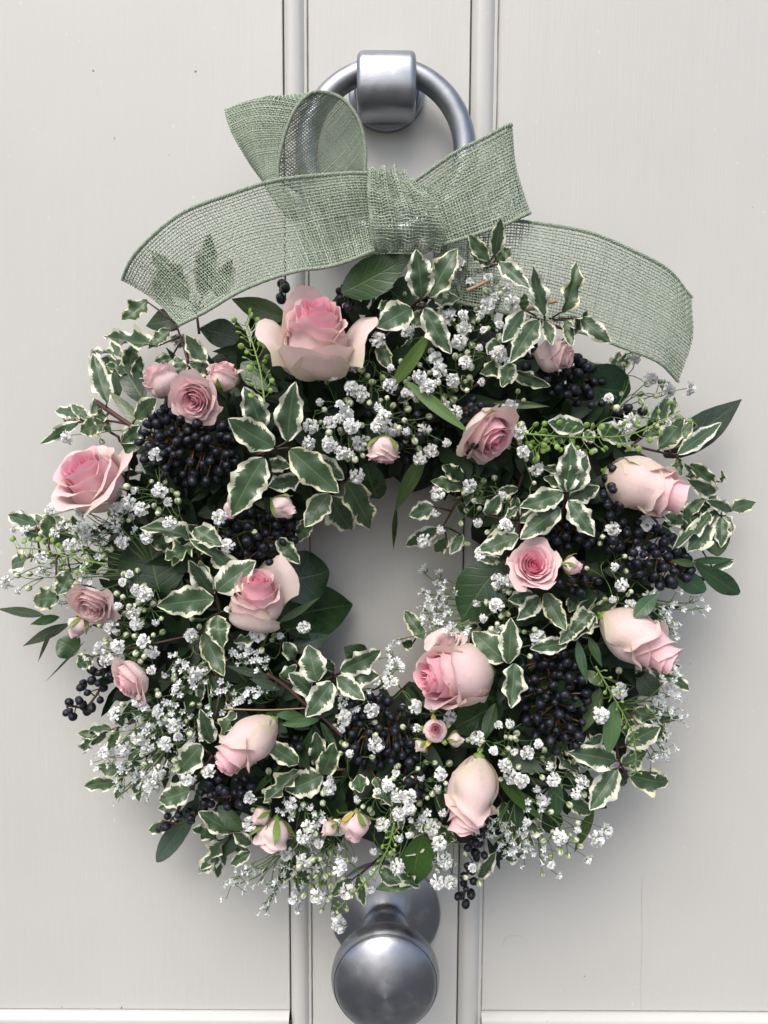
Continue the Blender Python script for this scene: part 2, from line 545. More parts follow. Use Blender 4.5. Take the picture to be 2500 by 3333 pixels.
def scratch(name, pts, w, mat):
    mb = MB(); pl = [Q('V', x, y, -.0007) for x, y in pts]
    pl = [Vector(p) for p in smooth_prof([tuple(p) for p in pl], 6)]
    for i in range(len(pl) - 1):
        p, q = pl[i], pl[i + 1]
        n_ = Vector((-(q - p).z, 0, (q - p).x)).normalized() * w * (.4 + .6 * rng.random())
        mb.add([p - n_, p + n_, q + n_, q - n_], [(0, 1, 2, 3)])
    obj(name, mb.mesh(name), door, MAT[mat])
scratch('hairline_crack', [(1387, 1895), (1386, 1960), (1387, 2040), (1384, 2120), (1385, 2180)], .00013, 'mark')
scratch('scratch', [(1086, 2042), (1092, 2026), (1106, 2021), (1128, 2022)], .00016, 'mark')
scratch('scratch', [(175, 1470), (172, 1500), (176, 1530)], .00014, 'mark')
scratch('scratch', [(640, 470), (655, 476), (662, 484)], .00014, 'mark')

# ------------------------------------------------------------------ knocker
kc = P(1258, 302, .002)
R0 = 119 * px(.008)
prof = smooth_prof([(R0, 0), (R0, .003), (R0 * .97, .0052), (R0 * .90, .0062), (R0 * .84, .0066), (R0 * .80, .0052), (R0 * .5, .0050), (0.001, .0050)], 4)
# boss: rounded saddle block holding the ring
hb = .030
bc = P(1258, 266, hb)
bw, bh = 184 * px(.034) / 2, 203 * px(.030) / 2
def boss_mesh():
    b = MB(); v = []; f = []
    # side profile (z, h) of the saddle, rounded like a D, swept across x with softened ends
    prof = smooth_prof([(bh * .80, .004), (bh * .98, .012), (bh * 1.0, .022), (bh * .86, .033), (bh * .55, .0405), (bh * .1, .0425), (-bh * .4, .0415), (-bh * .75, .036), (-bh * .95, .027), (-bh * .98, .016), (-bh * .8, .004)], 4)
    cz, ch = 0, .02
    xs = []
    for k in range(9):
        a = k / 8 * PI / 2
        xs.append((-bw + (.0042) * (1 - math.sin(a)), 1 - .16 * (1 - math.cos(a)) ** 1.0 if 0 else 0))
    sec = [(-bw, .80), (-bw + .0004, .88), (-bw + .0013, .945), (-bw + .0028, .985), (-bw + .005, 1.0)]
    sec = sec + [(0, 1.003)] + [(-x, s) for x, s in sec[::-1]]
    for x, s in sec:
        for z, h in prof:
            v.append((x, -(ch + (h - ch) * s), cz + (z - cz) * s))
    n = len(prof); m = len(sec)
    for i in range(m - 1):
        for j in range(n):
            f.append((i * n + j, (i + 1) * n + j, (i + 1) * n + (j + 1) % n, i * n + (j + 1) % n))
    f.append(tuple(range(n))); f.append(tuple((m - 1) * n + j for j in range(n))[::-1])
    b.add(v, f)
    return b.mesh('boss')
kn = obj('door_knocker', boss_mesh(), door, MAT['metal'], Matrix.Translation((bc.x, 0, bc.z)))
tag(kn, 'satin grey ring door knocker above the green bow')
obj('backplate', lathe_mesh('backplate', prof), kn, MAT['metal'], Matrix.Translation((kc.x, 0, kc.z)))
# ring, thicker towards its foot, hanging slightly proud of the door
rc = P(1256, 497, .022)
Rr = (283 - 35) * px(.024)
rv = []; rf = []
nr, nt = 96, 16
tilt = math.radians(4)
for i in range(nr):
    a = 2 * PI * i / nr
    tr = (.0082 + .0010 * (1 - math.cos(a)) / 2)
    for j in range(nt):
        b_ = 2 * PI * j / nt
        rr = Rr + tr * math.cos(b_)
        x = rr * math.sin(a); z = rr * math.cos(a); y = -tr * math.sin(b_)
        dz = z - Rr
        rv.append((x, y + dz * math.sin(tilt) * -.25, z))
for i in range(nr):
    for j in range(nt):
        rf.append((i * nt + j, i * nt + (j + 1) % nt, ((i + 1) % nr) * nt + (j + 1) % nt, ((i + 1) % nr) * nt + j))
b = MB(); b.add(rv, rf)
obj('ring', b.mesh('ring'), kn, MAT['metal'], Matrix.Translation((rc.x, -.024, rc.z)))

# ------------------------------------------------------------------ knob
pc = P(1254.5, 2984, .006)
KS = 1.62
Rp = 190 * px(.006)
Rk = 189 * px(.082)
T = Matrix.Translation((pc.x, 0, pc.z))
def kz(pts): return smooth_prof([(r, .0195 + (h - .0195) * KS) for r, h in pts], 6)
kd = kz([(Rk * .937, .0606), (Rk * .925, .0616), (Rk * .86, .0634), (Rk * .72, .0656), (Rk * .55, .0675), (Rk * .36, .0690), (Rk * .2, .0699), (Rk * .08, .0704), (.0004, .0706)])
kb = obj('door_knob', lathe_mesh('door_knob', kd), door, MAT['turned'], T)
tag(kb, 'round satin grey door knob on a domed rose below the wreath')
obj('backplate', lathe_mesh('backplate', smooth_prof([(Rp, 0), (Rp, .0025), (Rp * .985, .0042), (Rp * .93, .006), (Rp * .75, .010), (Rp * .55, .0135), (Rp * .44, .0165), (Rp * .40, .0185), (Rp * .395, .020)], 6)), kb, MAT['turned'], T)
obj('neck', lathe_mesh('neck', kz([(Rp * .40, .0195), (Rp * .425, .0212), (Rp * .415, .0230), (Rp * .37, .0255), (Rp * .35, .030), (Rp * .365, .036), (Rp * .38, .043), (Rk * .54, .0472)])), kb, MAT['turned'], T)
obj('knob_rim', lathe_mesh('knob_rim', kz([(Rk * .52, .0474), (Rk * .80, .0488), (Rk * .965, .0520), (Rk * 1.0, .0555), (Rk * .992, .0585), (Rk * .955, .0605), (Rk * .945, .0612), (Rk * .938, .0608)])), kb, MAT['turned'], T)

# ------------------------------------------------------------------ ribbon woven from threads
def cr(pts, n):
    pts = [np.array(p, float) for p in pts]
    sm = np.array(smooth_prof([tuple(p) for p in pts], 24))
    d = np.r_[0, np.cumsum(np.linalg.norm(np.diff(sm, axis=0), axis=1))]
    s = np.linspace(0, d[-1], n)
    return np.stack([np.interp(s, d, sm[:, k]) for k in range(3)], 1), d[-1]

def tubes(lines, rad, nrm, sides=4, tone=None):
    """lines (L, n, 3), rad (L, n), nrm (L, n, 3) -> verts, quads, tone"""
    L, n, _ = lines.shape
    t = np.gradient(lines, axis=1)
    t /= np.linalg.norm(t, axis=2, keepdims=True) + 1e-12
    b = np.cross(t, nrm); b /= np.linalg.norm(b, axis=2, keepdims=True) + 1e-12
    c = np.cross(b, t)
    out = []
    for k in range(sides):
        a = 2 * PI * (k + .5) / sides
        out.append(lines + (b * math.cos(a) + c * math.sin(a) * .8) * rad[..., None])
    v = np.stack(out, 2).reshape(-1, 3)
    idx = np.arange(L * n * sides).reshape(L, n, sides)
    q = []
    for k in range(sides):
        k2 = (k + 1) % sides
        q.append(np.stack([idx[:, :-1, k], idx[:, :-1, k2], idx[:, 1:, k2], idx[:, 1:, k]], -1).reshape(-1, 4))
    q = np.concatenate(q)
    tn = np.repeat(tone, n * sides) if tone is not None else np.zeros(len(v))
    return v, q, tn

SP = .00200
def ribbon(name, A, B, parent, bulge=0.0, wob=.0012, fold=0.0, cords=(True, True), endcord=False):
    """A and B: the two selvedges as lists of (view x, view y, h)."""
    A3 = [tuple(Q('V', *p)) for p in A]; B3 = [tuple(Q('V', *p)) for p in B]
    a0, la = cr(A3, 50); b0, lb = cr(B3, 50)
    wid = np.linalg.norm(a0 - b0, axis=1).max()
    nl = max(6, int(max(la, lb) / SP)); nw = max(6, int(wid / SP))
    def surf(nS, nT, ds=0, dt=0):
        a, _ = cr(A3, nS); b, _ = cr(B3, nS)
        w = np.linspace(0, 1, nT)
        s = np.linspace(0, 1, nS)
        X = a[:, None, :] * (1 - w[None, :, None]) + b[:, None, :] * w[None, :, None]
        tu = np.gradient(X, axis=0); tv = np.gradient(X, axis=1)
        nn = np.cross(tu, tv); nn /= np.linalg.norm(nn, axis=2, keepdims=True) + 1e-12
        k = bulge * np.sin(PI * w)[None, :] + wob * np.sin(9 * s[:, None] + 4 * w[None, :]) * .6 + wob * .5 * np.sin(21 * s[:, None] - 7 * w[None, :])
        k = k + fold * np.sin(2 * PI * 4.1 * w[None, :] + 1.5 * s[:, None]) * np.sin(PI * w)[None, :] ** .5
        return X + nn * k[..., None], nn
    X, nn = surf(2 * nl + 1, 2 * nw + 1)
    amp = .00036
    # warp threads run along, weft threads across
    I = np.arange(2 * nl + 1); J = np.arange(2 * nw + 1)
    wj = J[1::2]
    jit = rng.normal(0, .00013, (len(wj), 2 * nl + 1))
    ln = X[:, wj, :].transpose(1, 0, 2); ni = nn[:, wj, :].transpose(1, 0, 2)
    ph = np.sin(PI / 2 * I[None, :] + PI * np.arange(len(wj))[:, None])
    tv = np.gradient(X, axis=1)[:, wj, :].transpose(1, 0, 2); tv /= np.linalg.norm(tv, axis=2, keepdims=True)
    l1 = ln + ni * (amp * ph)[..., None] + tv * jit[..., None]
    r1 = np.clip(rng.normal(.00048, .00008, (len(wj), 1)) + rng.normal(0, .00006, (len(wj), 2 * nl + 1)), .0003, .00095)
    v1, q1, t1 = tubes(l1, r1, ni, 4, np.clip(rng.normal(.35, .09, len(wj)), 0, 1))
    wi = I[1::2]
    ln = X[wi]; ni = nn[wi]
    tu = np.gradient(X, axis=0)[wi]; tu /= np.linalg.norm(tu, axis=2, keepdims=True)
    ph = -np.sin(PI / 2 * J[None, :] + PI * np.arange(len(wi))[:, None])
    jit = rng.normal(0, .00012, (len(wi), 1)) + rng.normal(0, .00010, (len(wi), 2 * nw + 1))
    l2 = ln + ni * (amp * ph)[..., None] + tu * jit[..., None]
    r2 = np.clip(rng.normal(.00050, .00009, (len(wi), 1)) + rng.normal(0, .00007, (len(wi), 2 * nw + 1)), .0003, .00100)
    v2, q2, t2 = tubes(l2, r2, ni, 4, np.clip(rng.normal(.60, .16, len(wi)), 0, 1))
    me = np_mesh(name, np.concatenate([v1, v2]), np.concatenate([q1, q2 + len(v1)]), attr=np.concatenate([t1, t2]))
    o = obj(name, me, parent, MAT['burlap'])
    for c, side in zip(cords, (0, -1)):
        if not c: continue
        m = int(max(la, lb) / .00075)
        Xe, ne = surf(m, 5)
        line = Xe[:, side]; nr_ = ne[:, side]
        t = np.gradient(line, axis=0); t /= np.linalg.norm(t, axis=1, keepdims=True)
        bb = np.cross(t, nr_)
        ls = []; ns = []
        for k in range(3):
            a = np.arange(m) * .75 + k * 2 * PI / 3
            ls.append(line + (bb * np.cos(a)[:, None] + nr_ * np.sin(a)[:, None]) * .00062 + rng.normal(0, .00008, (m, 3)))
            ns.append(nr_)
        v, q, tn = tubes(np.array(ls), np.full((3, m), .00072), np.array(ns), 5, np.array([.05, .22, .12]))
        obj('edge_cord', np_mesh('edge_cord', v, q, attr=tn), o, MAT['burlap'])
    return o

bow = empty('burlap_bow', Q('V', 870, 460, .10), 'sage green burlap ribbon bow tied at the top of the wreath', 'bow')
ribbon('loop', [(815, 430, .098), (794, 385, .098), (790, 325, .100), (777, 264, .101), (750, 222, .100), (715, 203, .098), (680, 204, .096), (648, 226, .094), (620, 272, .092), (604, 336, .09), (603, 395, .089), (640, 445, .092)],
       [(830, 482, .084), (750, 456, .074), (665, 425, .066), (590, 376, .060), (535, 316, .056), (500, 264, .055), (489, 238, .058), (503, 285, .066), (538, 345, .072), (582, 399, .077), (660, 475, .086)], bow, bulge=-.007)
ribbon('tail', [(850, 384, .102), (800, 377, .1035), (735, 376, .104), (640, 384, .104), (550, 401, .104), (470, 426, .103), (400, 458, .101), (335, 505, .097), (292, 552, .09), (268, 605, .078)],
       [(860, 540, .104), (815, 540, .105), (760, 560, .106), (700, 578, .107), (640, 588, .107), (580, 603, .106), (525, 626, .104), (480, 650, .102), (435, 676, .099), (388, 704, .094)], bow, bulge=-.003, wob=.0022)
ribbon('loop', [(880, 402, .104), (935, 362, .108), (990, 326, .111), (1045, 298, .112), (1093, 273, .108), (1099, 274, .100), (1080, 292, .092), (1000, 345, .085), (910, 420, .08)],
       [(925, 536, .104), (985, 520, .109), (1040, 502, .112), (1095, 482, .112), (1137, 462, .108), (1143, 460, .100), (1120, 470, .092), (1040, 500, .085), (940, 510, .08)], bow, bulge=.0015)
ribbon('tail', [(940, 505, .092), (1000, 488, .094), (1080, 477, .096), (1150, 480, .097), (1230, 494, .098), (1310, 517, .098), (1390, 551, .096), (1455, 592, .090), (1499, 642, .078)],
       [(930, 640, .090), (1000, 655, .094), (1060, 668, .096), (1120, 684, .097), (1190, 702, .098), (1270, 722, .098), (1350, 752, .096), (1420, 783, .092), (1470, 824, .084)], bow, bulge=-.002, wob=.0022)
ribbon('knot', [(655, 402, .094), (740, 392, .095), (830, 390, .096), (905, 396, .096), (960, 420, .096)],
       [(665, 580, .096), (740, 565, .097), (830, 548, .097), (905, 545, .097), (965, 540, .096)], bow, cords=(False, False))
ribbon('knot', [(796, 366, .104), (798, 378, .109), (797, 420, .113), (801, 470, .114), (808, 515, .112), (814, 538, .106)],
       [(893, 384, .103), (899, 394, .109), (928, 425, .114), (952, 462, .115), (962, 502, .113), (950, 545, .104)], bow, bulge=.0025, fold=.0026, cords=(True, False))

# ------------------------------------------------------------------ wreath base
WC = P(1250, 1890, .0)
base = empty('wreath_base', (WC.x, 0, WC.z), 'dark mossy ring base buried under the flowers and leaves', 'wreath')
RM = 640 * px(.04)
def torus(R, a, b, c, nu=72, nv=16):
    v = []; f = []
    for i in range(nu):
        u = 2 * PI * i / nu
        for j in range(nv):
            w = 2 * PI * j / nv
            k = 1 + .10 * math.sin(7 * u + 2 * w) + .06 * math.sin(17 * u - 3 * w)
            r = R + a * k * math.cos(w)
            v.append((r * math.sin(u), -(c + b * k * math.sin(w)), r * math.cos(u)))
    for i in range(nu):
        for j in range(nv):
            f.append((i * nv + j, i * nv + (j + 1) % nv, ((i + 1) % nu) * nv + (j + 1) % nv, ((i + 1) % nu) * nv + j))
    q = MB(); q.add(v, f); return q.mesh('moss_ring')
obj('moss_ring', torus(RM, .062, .026, .031), base, MAT['moss'], Matrix.Translation((WC.x, 0, WC.z)))

# --- leaf shapes -----------------------------------------------------------
def leaf_grid(nx=19, ny=8, kind='wavy', seed=0, bend=.0, fold=.12, amp=.12, k=3.2):
    """unit leaf: x 0..1 along, y -.5..+.5 across, z relief (in widths)"""
    r = np.random.default_rng(seed)
    p1, p2 = r.uniform(0, 6.28, 2)
    V = []; U = []
    for i in range(nx):
        x = i / (nx - 1)
        if kind == 'wavy': w = (math.sin(PI * min(1, (x * .985 + .01)) ** .82)) ** .80
        elif kind == 'oval': w = (math.sin(PI * (x * .985 + .01))) ** .62
        elif kind == 'camellia': w = (math.sin(PI * min(1, (x * .99 + .008)) ** .82)) ** .85 * (1 - .18 * x ** 4)
        elif kind == 'spoon': w = (math.sin(PI * min(1, (x * .96 + .02)) ** 1.35)) ** .7
        else: w = (math.sin(PI * min(1, (x * .98 + .01)) ** .8)) ** 1.15
        w = max(w, .03)
        for j in range(ny + 1):
            t = j / ny * 2 - 1
            ed = abs(t) ** 2
            sg = p1 if t < 0 else p2
            wy = 1 + (ed * .095 * math.sin(k * 2.3 * PI * x + sg) if kind == 'wavy' else ed * .012 * math.sin(60 * x))
            y = t * .5 * w * wy + .04 * math.sin(PI * x) * math.sin(p1)
            z = fold * abs(t) * w * .5 + bend * (x * x - x * .2) - .0
            z += amp * (1.5 if kind == 'wavy' else 1) * ed * math.sin(k * (1.25 if kind == 'wavy' else 1) * PI * x * (1.0 if t < 0 else 1.15) + sg) * w
            z += .03 * math.sin(2 * PI * x + p2)
            V.append((x, y, z)); U.append((x, (t + 1) / 2))
    Qd = [(i * (ny + 1) + j, (i + 1) * (ny + 1) + j, (i + 1) * (ny + 1) + j + 1, i * (ny + 1) + j + 1) for i in range(nx - 1) for j in range(ny)]
    return np.array(V), np.array(Qd), np.array(U)

def leaf_mesh(name, mat, **kw):
    v, q, u = leaf_grid(**kw)
    me = np_mesh(name, v, q, uv=u); me.materials.append(mat); return me

VARI = [leaf_mesh('leaf', MAT['vari'], kind='wavy', seed=s, bend=b, fold=fo, amp=am, k=k) for s, b, fo, am, k in
        ((1, -.15, .16, .09, 3.1), (2, -.3, .22, .12, 3.6), (3, .1, .1, .10, 2.7), (4, -.45, .28, .15, 3.9), (5, -.2, .05, .17, 4.3), (6, .25, .2, .13, 3.3), (7, -.3, -.12, .2, 2.4), (8, .35, .3, .18, 3.7), (9, -.6, .15, .12, 4.6))]
CURL = [leaf_mesh('leaf', MAT['vari'], kind='wavy', seed=s, bend=b, fold=fo, amp=am, k=k) for s, b, fo, am, k in
        ((11, -.7, .7, .22, 3.4), (12, .5, .9, .25, 4.1), (13, -.9, .5, .3, 3.0))]
PLAIN = {k: [leaf_mesh('leaf', MAT['plain'], kind=k, seed=s, bend=b, fold=fo, amp=am, k=2.2, nx=17) for s, b, fo, am in
             ((21, -.12, .12, .04), (22, -.25, .2, .05), (23, .08, .06, .05))] for k in ('oval', 'camellia', 'spoon', 'blade')}

def leaf_matrix(pb, pt, w, roll=0.0):
    x = pt - pb; L = x.length; x = x / L
    mid = (pb + pt) / 2
    n = (CAMPOS - mid).normalized() * .5 + Vector((0, -1, .25)) * .5
    n = (n - x * n.dot(x)).normalized()
    y = n.cross(x)
    c, s = math.cos(roll), math.sin(roll)
    y2 = y * c + n * s; n2 = n * c - y * s
    m = Matrix.Identity(4)
    for i in range(3):
        m[i][0] = x[i] * L; m[i][1] = y2[i] * w; m[i][2] = n2[i] * w; m[i][3] = pb[i]
    return m

def rough_sprig(name, label, reg, leaves, dh=.012, group='variegated sprigs in the wreath', stem=None, cat='foliage sprig', h=None, mats='vari'):
    pts = []
    for lf in leaves:
        bx, by, tx, ty, w = lf[:5]
        ub, vb = S(reg, bx, by); ut, vt = S(reg, tx, ty)
        hb_ = (hs(ub, vb) if h is None else h) + dh - .004
        ht_ = (hs(ut, vt) if h is None else h) + dh + .004 + rng.uniform(-.004, .008)
        extra = lf[5] if len(lf) > 5 else ''
        if 'b' in extra: hb_ -= .014; ht_ -= .014        # behind
        if 'f' in extra: hb_ += .010; ht_ += .010        # in front
        hb_ = max(hb_, .012); ht_ = max(ht_, .014)
        pts.append((P(ub, vb, hb_), P(ut, vt, ht_), w / REG[reg][2] * px(ht_), extra))
    root = Vector((0, 0, 0))
    for p in pts: root += p[0]
    root /= len(pts)
    sp = empty(name, root, label, cat, group)
    sb = MB()
    u0 = root + Vector((0, .02, 0))
    if stem:
        poly = []
        for (x, y) in stem:
            u, v = S(reg, x, y); poly.append(P(u, v, max(.015, hs(u, v) + dh - .006)))
        sb.tube(smooth_prof([tuple(p) for p in poly], 4), .0011, .0007)
        anchors = smooth_prof([tuple(p) for p in poly], 6)
    else:
        anchors = [tuple(u0)]
    for p in pts:
        a = min(anchors, key=lambda q: (Vector(q) - p[0]).length)
        a = Vector(a)
        mid = (a + p[0]) / 2 + Vector((0, -.002, 0))
        sb.tube([a, mid, p[0] + (p[1] - p[0]) * .04], .0009, .00055, 4)
    obj('stem', sb.mesh('stem'), sp, MAT['red'])
    for p in pts:
        me = random.choice(CURL) if 'c' in p[3] else random.choice(VARI)
        obj('leaf', me, sp, None, leaf_matrix(p[0], p[1], p[2] * 1.06, rng.normal(0, .18) + (.5 if 'c' in p[3] else 0)))
    return sp

# ---- variegated sprigs, leaf by leaf: (base x, base y, tip x, tip y, width) in detail-view pixels
rough_sprig('variegated_sprig', 'cream edged sprig poking out below the left ribbon tail', 'B',
    [(425, 420, 235, 595, 140), (600, 650, 430, 770, 110), (530, 770, 120, 740, 145, 'c'), (620, 860, 480, 900, 95, 'b'), (700, 1000, 640, 850, 110), (915, 965, 760, 915, 120), (870, 900, 720, 690, 140), (720, 770, 610, 690, 110, 'b')], stem=[(740, 900), (700, 760), (645, 600)])
rough_sprig('variegated_sprig', 'broad cream edged leaves at the far upper left rim', 'B',
    [(120, 1210, 10, 860, 150), (340, 1330, 505, 1170, 150), (230, 1500, 355, 1395, 110), (60, 1400, 90, 1250, 110)], stem=[(310, 1390), (160, 1290), (40, 1210)])
rough_sprig('variegated_sprig', 'three upright cream edged leaves under the large top rose', 'B',
    [(1310, 1430, 1180, 1090, 200), (1400, 1550, 1040, 1335, 225, 'f'), (1510, 1500, 1555, 1065, 215, 'f')], stem=[(1300, 1610), (1420, 1560), (1520, 1500)])
rough_sprig('variegated_sprig', 'large frosted cream edged leaves right of the biggest black berry cluster', 'F',
    [(610, 215, 360, 655, 270, 'f'), (815, 150, 1190, 485, 235, 'f'), (1000, 210, 1235, 380, 160), (640, 260, 840, 290, 120, 'b'), (880, 370, 640, 450, 170, 'b')], stem=[(560, 190), (690, 150), (820, 135)])
rough_sprig('variegated_sprig', 'three cream edged leaves hanging into the top left of the hole', 'F',
    [(1120, 490, 925, 740, 185, 'f'), (1120, 500, 1310, 835, 225, 'f'), (1240, 400, 1465, 775, 215, 'f'), (960, 680, 880, 865, 120)], stem=[(1050, 440), (1130, 450), (1240, 400)], dh=.004)
rough_sprig('variegated_sprig', 'cream edged leaves fanned beside the rose left of the hole', 'F',
    [(250, 1240, 540, 1010, 235, 'f'), (720, 830, 885, 1035, 130), (250, 1430, 285, 1670, 170, 'f'), (210, 1450, 240, 1640, 120, 'b'), (380, 1625, 655, 1550, 90, 'c')], stem=[(280, 1430), (250, 1290), (200, 1180)])
rough_sprig('variegated_sprig', 'wide cream edged leaf pointing left above the white flower mass', 'E',
    [(1440, 1240, 1055, 1290, 200, 'f'), (1440, 1210, 1270, 960, 130), (1420, 1200, 1340, 1000, 120)], stem=[(1490, 1340), (1450, 1230), (1350, 1050)])
rough_sprig('variegated_sprig', 'curled cream edged leaves between the left rose and small dark berries', 'E',
    [(1600, 1080, 1330, 830, 120, 'c'), (1310, 770, 1485, 865, 150), (1280, 835, 975, 720, 140, 'c'), (1300, 900, 1120, 1015, 140, 'c')], stem=[(1440, 1150), (1330, 900), (1330, 740)])
rough_sprig('variegated_sprig', 'small cream edged leaves at the leftmost rim beside green seed pods', 'E',
    [(250, 740, 85, 680, 120), (330, 830, 330, 665, 115), (190, 970, 45, 1005, 155), (480, 1050, 400, 1215, 140), (395, 1240, 200, 1255, 160)], stem=[(600, 900), (380, 950), (200, 960)])
rough_sprig('variegated_sprig', 'thin cream edged leaves above the left pink rose', 'E',
    [(525, 55, 255, 200, 85), (700, 60, 520, 110, 130), (950, 80, 825, 190, 110), (860, 570, 800, 695, 75)], stem=[(900, 70), (720, 40), (540, 50)])
rough_sprig('variegated_sprig', 'cream edged leaves in the white flowers left of the hole', 'I',
    [(1130, 20, 1290, 330, 150), (1370, 590, 1235, 780, 110, 'c'), (1190, 810, 1115, 615, 130), (330, 190, 220, 275, 130)], stem=[(1260, 400), (1180, 200), (1130, 20)])
rough_sprig('variegated_sprig', 'cream edged leaves above the lower left berry spike', 'I',
    [(1120, 830, 930, 1045, 200), (1040, 1150, 795, 1230, 175), (990, 1240, 800, 1290, 130, 'b'), (870, 1410, 725, 1455, 105, 'b')], stem=[(1200, 900), (1100, 1050), (950, 1300)])
rough_sprig('variegated_sprig', 'curling cream edged leaves at the bottom left rim', 'I',
    [(1340, 1450, 1110, 1310, 150), (1225, 1500, 1030, 1455, 130, 'c'), (1320, 1490, 1140, 1755, 115, 'c'), (1470, 1600, 1310, 1700, 90, 'c'), (1475, 1545, 1350, 1465, 105)], stem=[(1480, 1380), (1360, 1460), (1250, 1520)], dh=.004)
rough_sprig('variegated_sprig', 'star of cream edged leaves below the hole', 'J',
    [(690, 245, 625, 0, 180, 'f'), (845, 175, 1140, 45, 155, 'f'), (860, 205, 1110, 210, 145), (825, 215, 1005, 365, 125, 'f'), (785, 250, 600, 495, 180, 'f'), (660, 335, 515, 200, 130), (440, 225, 545, 140, 80), (535, 95, 470, -10, 100), (800, 170, 745, 95, 70)], stem=[(620, 410), (690, 270), (840, 190)])
rough_sprig('variegated_sprig', 'frosted cream edged leaves right of the lower left rose', 'J',
    [(560, 800, 325, 650, 130, 'f'), (720, 880, 800, 680, 150, 'f'), (570, 850, 350, 1080, 130, 'c'), (725, 875, 470, 985, 190), (700, 820, 680, 600, 130, 'b')], stem=[(880, 840), (730, 840), (590, 825)])
rough_sprig('variegated_sprig', 'two narrow cream edged leaves under the central lower berries', 'J',
    [(965, 880, 995, 1015, 130), (1085, 890, 1165, 1095, 95, 'c')])
rough_sprig('variegated_sprig', 'cream edged leaves hanging over the door knob plate', 'J',
    [(1105, 1520, 1255, 1600, 115), (1265, 1500, 1355, 1665, 110, 'c'), (960, 1560, 1005, 1755, 95), (930, 1580, 775, 1695, 100), (1480, 1265, 1610, 1350, 70, 'c'), (1270, 1400, 1200, 1490, 80, 'b')], dh=.0)
rough_sprig('variegated_sprig', 'three cream edged leaves above the twin lower right rose', 'K',
    [(570, 250, 395, 95, 150, 'f'), (590, 265, 605, 20, 115, 'f'), (620, 265, 590, 505, 130, 'f')], stem=[(640, 330), (600, 262), (560, 240)])
rough_sprig('variegated_sprig', 'cream edged leaf lying across the top of the right berry column', 'K',
    [(905, 150, 695, 185, 90), (1060, 5, 925, 115, 115, 'c'), (950, 60, 880, 150, 80)])
rough_sprig('variegated_sprig', 'spread of cream edged leaves at the lower right rim', 'K',
    [(1170, 790, 945, 750, 140), (1170, 830, 1020, 1055, 140), (1185, 830, 1240, 945, 110, 'b'), (1245, 870, 1485, 925, 140), (1225, 705, 1410, 605, 130), (1200, 810, 1345, 745, 115), (1270, 520, 1385, 560, 100)], stem=[(1170, 640), (1180, 760), (1230, 880)], dh=.008)
rough_sprig('variegated_sprig', 'dim cream edged leaves under the lower right white sprays', 'K',
    [(920, 1010, 1045, 1080, 90), (1000, 725, 1095, 660, 90), (550, 1310, 680, 1305, 80), (430, 1420, 515, 1300, 80)], dh=.0)
rough_sprig('variegated_sprig', 'cream edged leaves trailing into the upper right of the hole', 'G',
    [(390, 590, 190, 660, 140), (620, 440, 365, 395, 115), (605, 380, 455, 275, 120), (415, 760, 155, 900, 130), (485, 830, 385, 965, 110), (600, 800, 510, 960, 105, 'b')], stem=[(690, 400), (560, 560), (460, 740)], dh=.006)
rough_sprig('variegated_sprig', 'cream edged leaves left of the small open pink rose', 'G',
    [(790, 665, 885, 515, 120), (1040, 820, 715, 920, 170, 'f'), (1010, 740, 770, 880, 110), (905, 1000, 725, 990, 80, 'b'), (1030, 600, 930, 680, 70, 'c')], stem=[(1040, 700), (1030, 820), (900, 990)])
rough_sprig('variegated_sprig', 'large star of cream edged leaves above the small open pink rose', 'G',
    [(1380, 485, 1035, 605, 170, 'f'), (1395, 480, 1450, 105, 190, 'f'), (1425, 480, 1570, 195, 180, 'f'), (1430, 530, 1660, 430, 150), (1425, 540, 1630, 815, 170, 'f'), (1360, 600, 1060, 830, 180, 'f'), (1375, 405, 1245, 365, 100), (1360, 305, 1235, 290, 70), (1230, 640, 1035, 700, 110, 'b')], stem=[(1330, 330), (1395, 480), (1380, 620)])
rough_sprig('variegated_sprig', 'cream edged leaves hanging below the small open pink rose', 'G',
    [(1150, 1270, 975, 1320, 150), (1200, 1290, 1050, 1455, 140), (1240, 1260, 1400, 1545, 150), (1600, 1410, 1440, 1550, 150, 'c'), (1480, 1290, 1420, 1420, 100, 'b')])
rough_sprig('variegated_sprig', 'single pale edged leaves below the lone curled leaf at the hole edge', 'G',
    [(310, 1610, 165, 1400, 120), (220, 1650, 120, 1640, 90, 'b')], dh=.0)
rough_sprig('variegated_sprig', 'broad cream edged leaf above the green seed pod spray', 'H',
    [(230, 215, -55, 180, 165), (245, 250, 320, 345, 95), (350, 200, 570, 330, 150)])
rough_sprig('variegated_sprig', 'long cream edged leaves at the upper right rim', 'H',
    [(820, 375, 1030, 120, 160), (900, 375, 1075, 170, 125), (960, 425, 1290, 185, 120, 'f'), (960, 450, 1005, 605, 75, 'c')], stem=[(630, 360), (800, 400), (960, 440)], dh=.01)
rough_sprig('variegated_sprig', 'cream edged leaves around the tip of the right rose', 'H',
    [(1060, 500, 1285, 695, 130), (1250, 720, 1070, 645, 140), (1050, 620, 1060, 510, 70, 'c'), (1290, 640, 1320, 560, 60, 'c')], dh=.004)
rough_sprig('variegated_sprig', 'small cream edged twig sticking out at the far right', 'H',
    [(1370, 850, 1555, 795, 110), (1370, 860, 1225, 790, 110), (1300, 905, 1310, 1130, 130), (1330, 900, 1400, 1010, 90)], stem=[(1140, 780), (1260, 840), (1385, 860)], dh=.0)
rough_sprig('variegated_sprig', 'green backed cream edged leaves under the right rose', 'H',
    [(1200, 970, 1010, 1195, 190), (1190, 960, 945, 1090, 110, 'c'), (990, 1155, 845, 980, 110), (1010, 950, 885, 900, 120), (1210, 880, 1120, 990, 90, 'c'), (1230, 1310, 1405, 1240, 90)], dh=.006)
